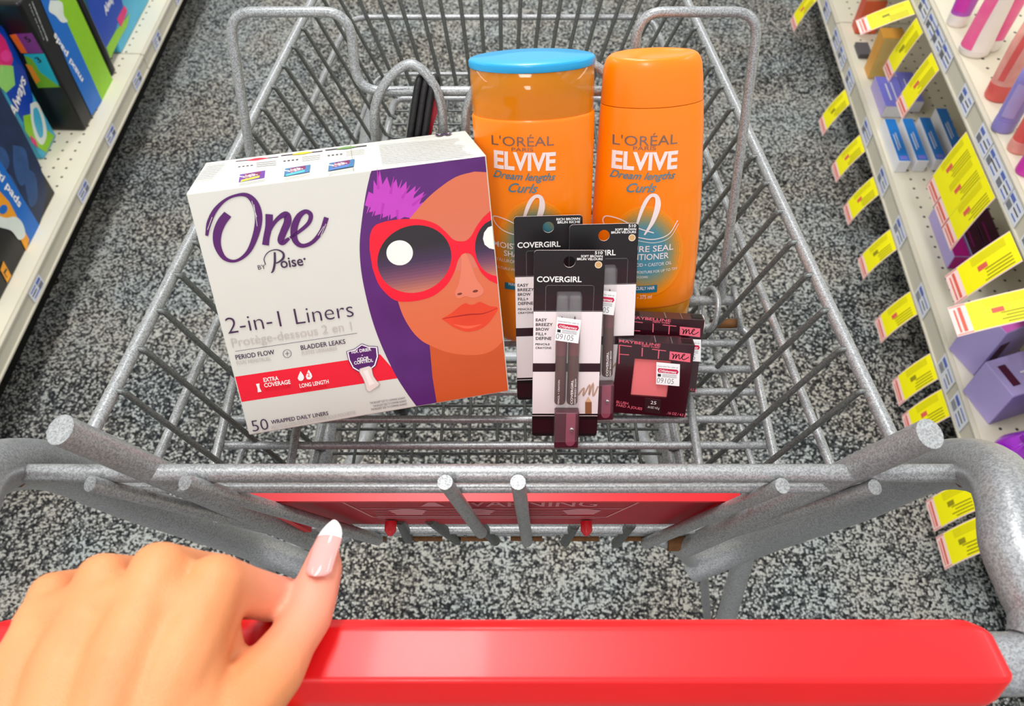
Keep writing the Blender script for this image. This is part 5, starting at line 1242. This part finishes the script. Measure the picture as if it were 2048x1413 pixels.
# fingers: over the far side of the grip and back underneath
gy, gz = HP.y, HP.z
for i, k in enumerate(('pinky', 'ring', 'middle', 'index')):
    m = MC[k]; r = rad_[k]; L = (.030, .036, .040, .036)[i]
    p1 = Vector((m.x + (.001, .002, .003, .012)[i], gy + .014 + .016, gz + (.012, .014, .016, .012)[i]))
    if k == 'index': p1 = H(538, 1196, .316)
    p1b = Vector((p1.x + .001, gy + .015 + r + .002, gz - .004))
    p2 = Vector((p1.x + .002, gy + .006, gz - .0175 - r)); p3 = Vector((p1.x + .003, gy - .016, gz - .016 - r * .6)); p4 = Vector((p1.x + .003, gy - .022, gz - .006))
    limb([(m, r), (m * .45 + p1 * .55, r * .92), (p1, r * .93), (p1b, r * .86), (p2, r * .82), (p3, r * .76), (p4, r * .68)])
# thumb
TI = H(615, 1232, .317); TM = H(548, 1340, .309); TT_ = H(645, 1140, .318); TE = H(652, 1088, .319)
limb([(H(300, 1560, .288), .0150), (H(455, 1440, .298), .0140), (TM, .0118), (TM * .5 + TI * .5, .0098), (TI, .0101), (TI * .5 + TT_ * .5, .0095), (TT_, .0084), (TE, .0050)])
limb([(H(330, 1330, .297), .0110), (H(440, 1370, .306), .0105), (H(490, 1395, .309), .0100)])
limb([(H(400, 1240, .288), .0100), (H(370, 1420, .288), .0125), (H(300, 1520, .284), .0130)])
limb([(H(450, 1260, .300), .0060), (H(462, 1345, .308), .0070)])
# forearm
fo_ = [((WR[1] + WR[2]) / 2 + Vector((0, -.005, -.004)), .020), ((WR[1] + WR[2]) / 2 + Vector((-.012, -.05, -.012)), .021), ((WR[1] + WR[2]) / 2 + Vector((-.04, -.15, -.04)), .027), ((WR[1] + WR[2]) / 2 + Vector((-.07, -.26, -.08)), .034)]
for dx in (-.013, 0, .013): limb([(p + Vector((dx, 0, 0)), r) for p, r in fo_])
hroot = hand.obj('person'); tag(hroot, 'left hand of a person gripping the red handle, thumb with a white-tipped pink nail', 'person')
rm = hroot.modifiers.new('fuse', 'REMESH'); rm.mode = 'VOXEL'; rm.voxel_size = .0014; rm.use_smooth_shade = True
smo = hroot.modifiers.new('soften', 'SMOOTH'); smo.factor = .5; smo.iterations = 14
# thumbnail
Tn = (TE - TI).normalized(); toC = (CAM - TT_).normalized(); Nn = (toC * .9 + Vector((-.35, 0, .25))); Nn = (Nn - Tn * Nn.dot(Tn)).normalized(); Sn = Tn.cross(Nn)
nb_ = H(640, 1158, .312)
def nail(mname, f0, f1, m, lift):
    mb = MB(); n, k = 16, 12; Ln = .0270; vs = []
    for i in range(n + 1):
        f = f0 + (f1 - f0) * i / n; wd = .0056 * (min(1, (f / .12)) ** .5 if f < .12 else 1) * (1 if f < .55 else max(.02, (1 - ((f - .55) / .46) ** 2.2)) ** .6)
        for j in range(k + 1):
            t = (j / k * 2 - 1); th = t * 1.05
            c = nb_ + Tn * (f * Ln - .002) + Sn * (sin(th) * wd * 1.1) + Nn * ((cos(th) - 1) * .0050 * (wd / .0056) + lift + .0012 - .0055 * f * f)
            vs.append(c)
    fs = [(i * (k + 1) + j, i * (k + 1) + j + 1, (i + 1) * (k + 1) + j + 1, (i + 1) * (k + 1) + j) for i in range(n) for j in range(k)]
    mb.add(vs, fs, m, True); mb.add([v - Nn * .0007 for v in vs], [f[::-1] for f in fs], m, True)
    return mb
mp = mat('nail_pink', (236, 160, 154), .12, 0, .01, 30, coat=.8); mw = mat('nail_white_tip', (250, 248, 246), .15, 0, .01, coat=.8)
nl = nail('n', 0, .72, mp, .0052).obj('thumbnail', hroot, 'glossy pink thumbnail'); nail('n', .70, 1, mw, .0053).obj('nail_tip', nl, 'white almond tip of the nail')
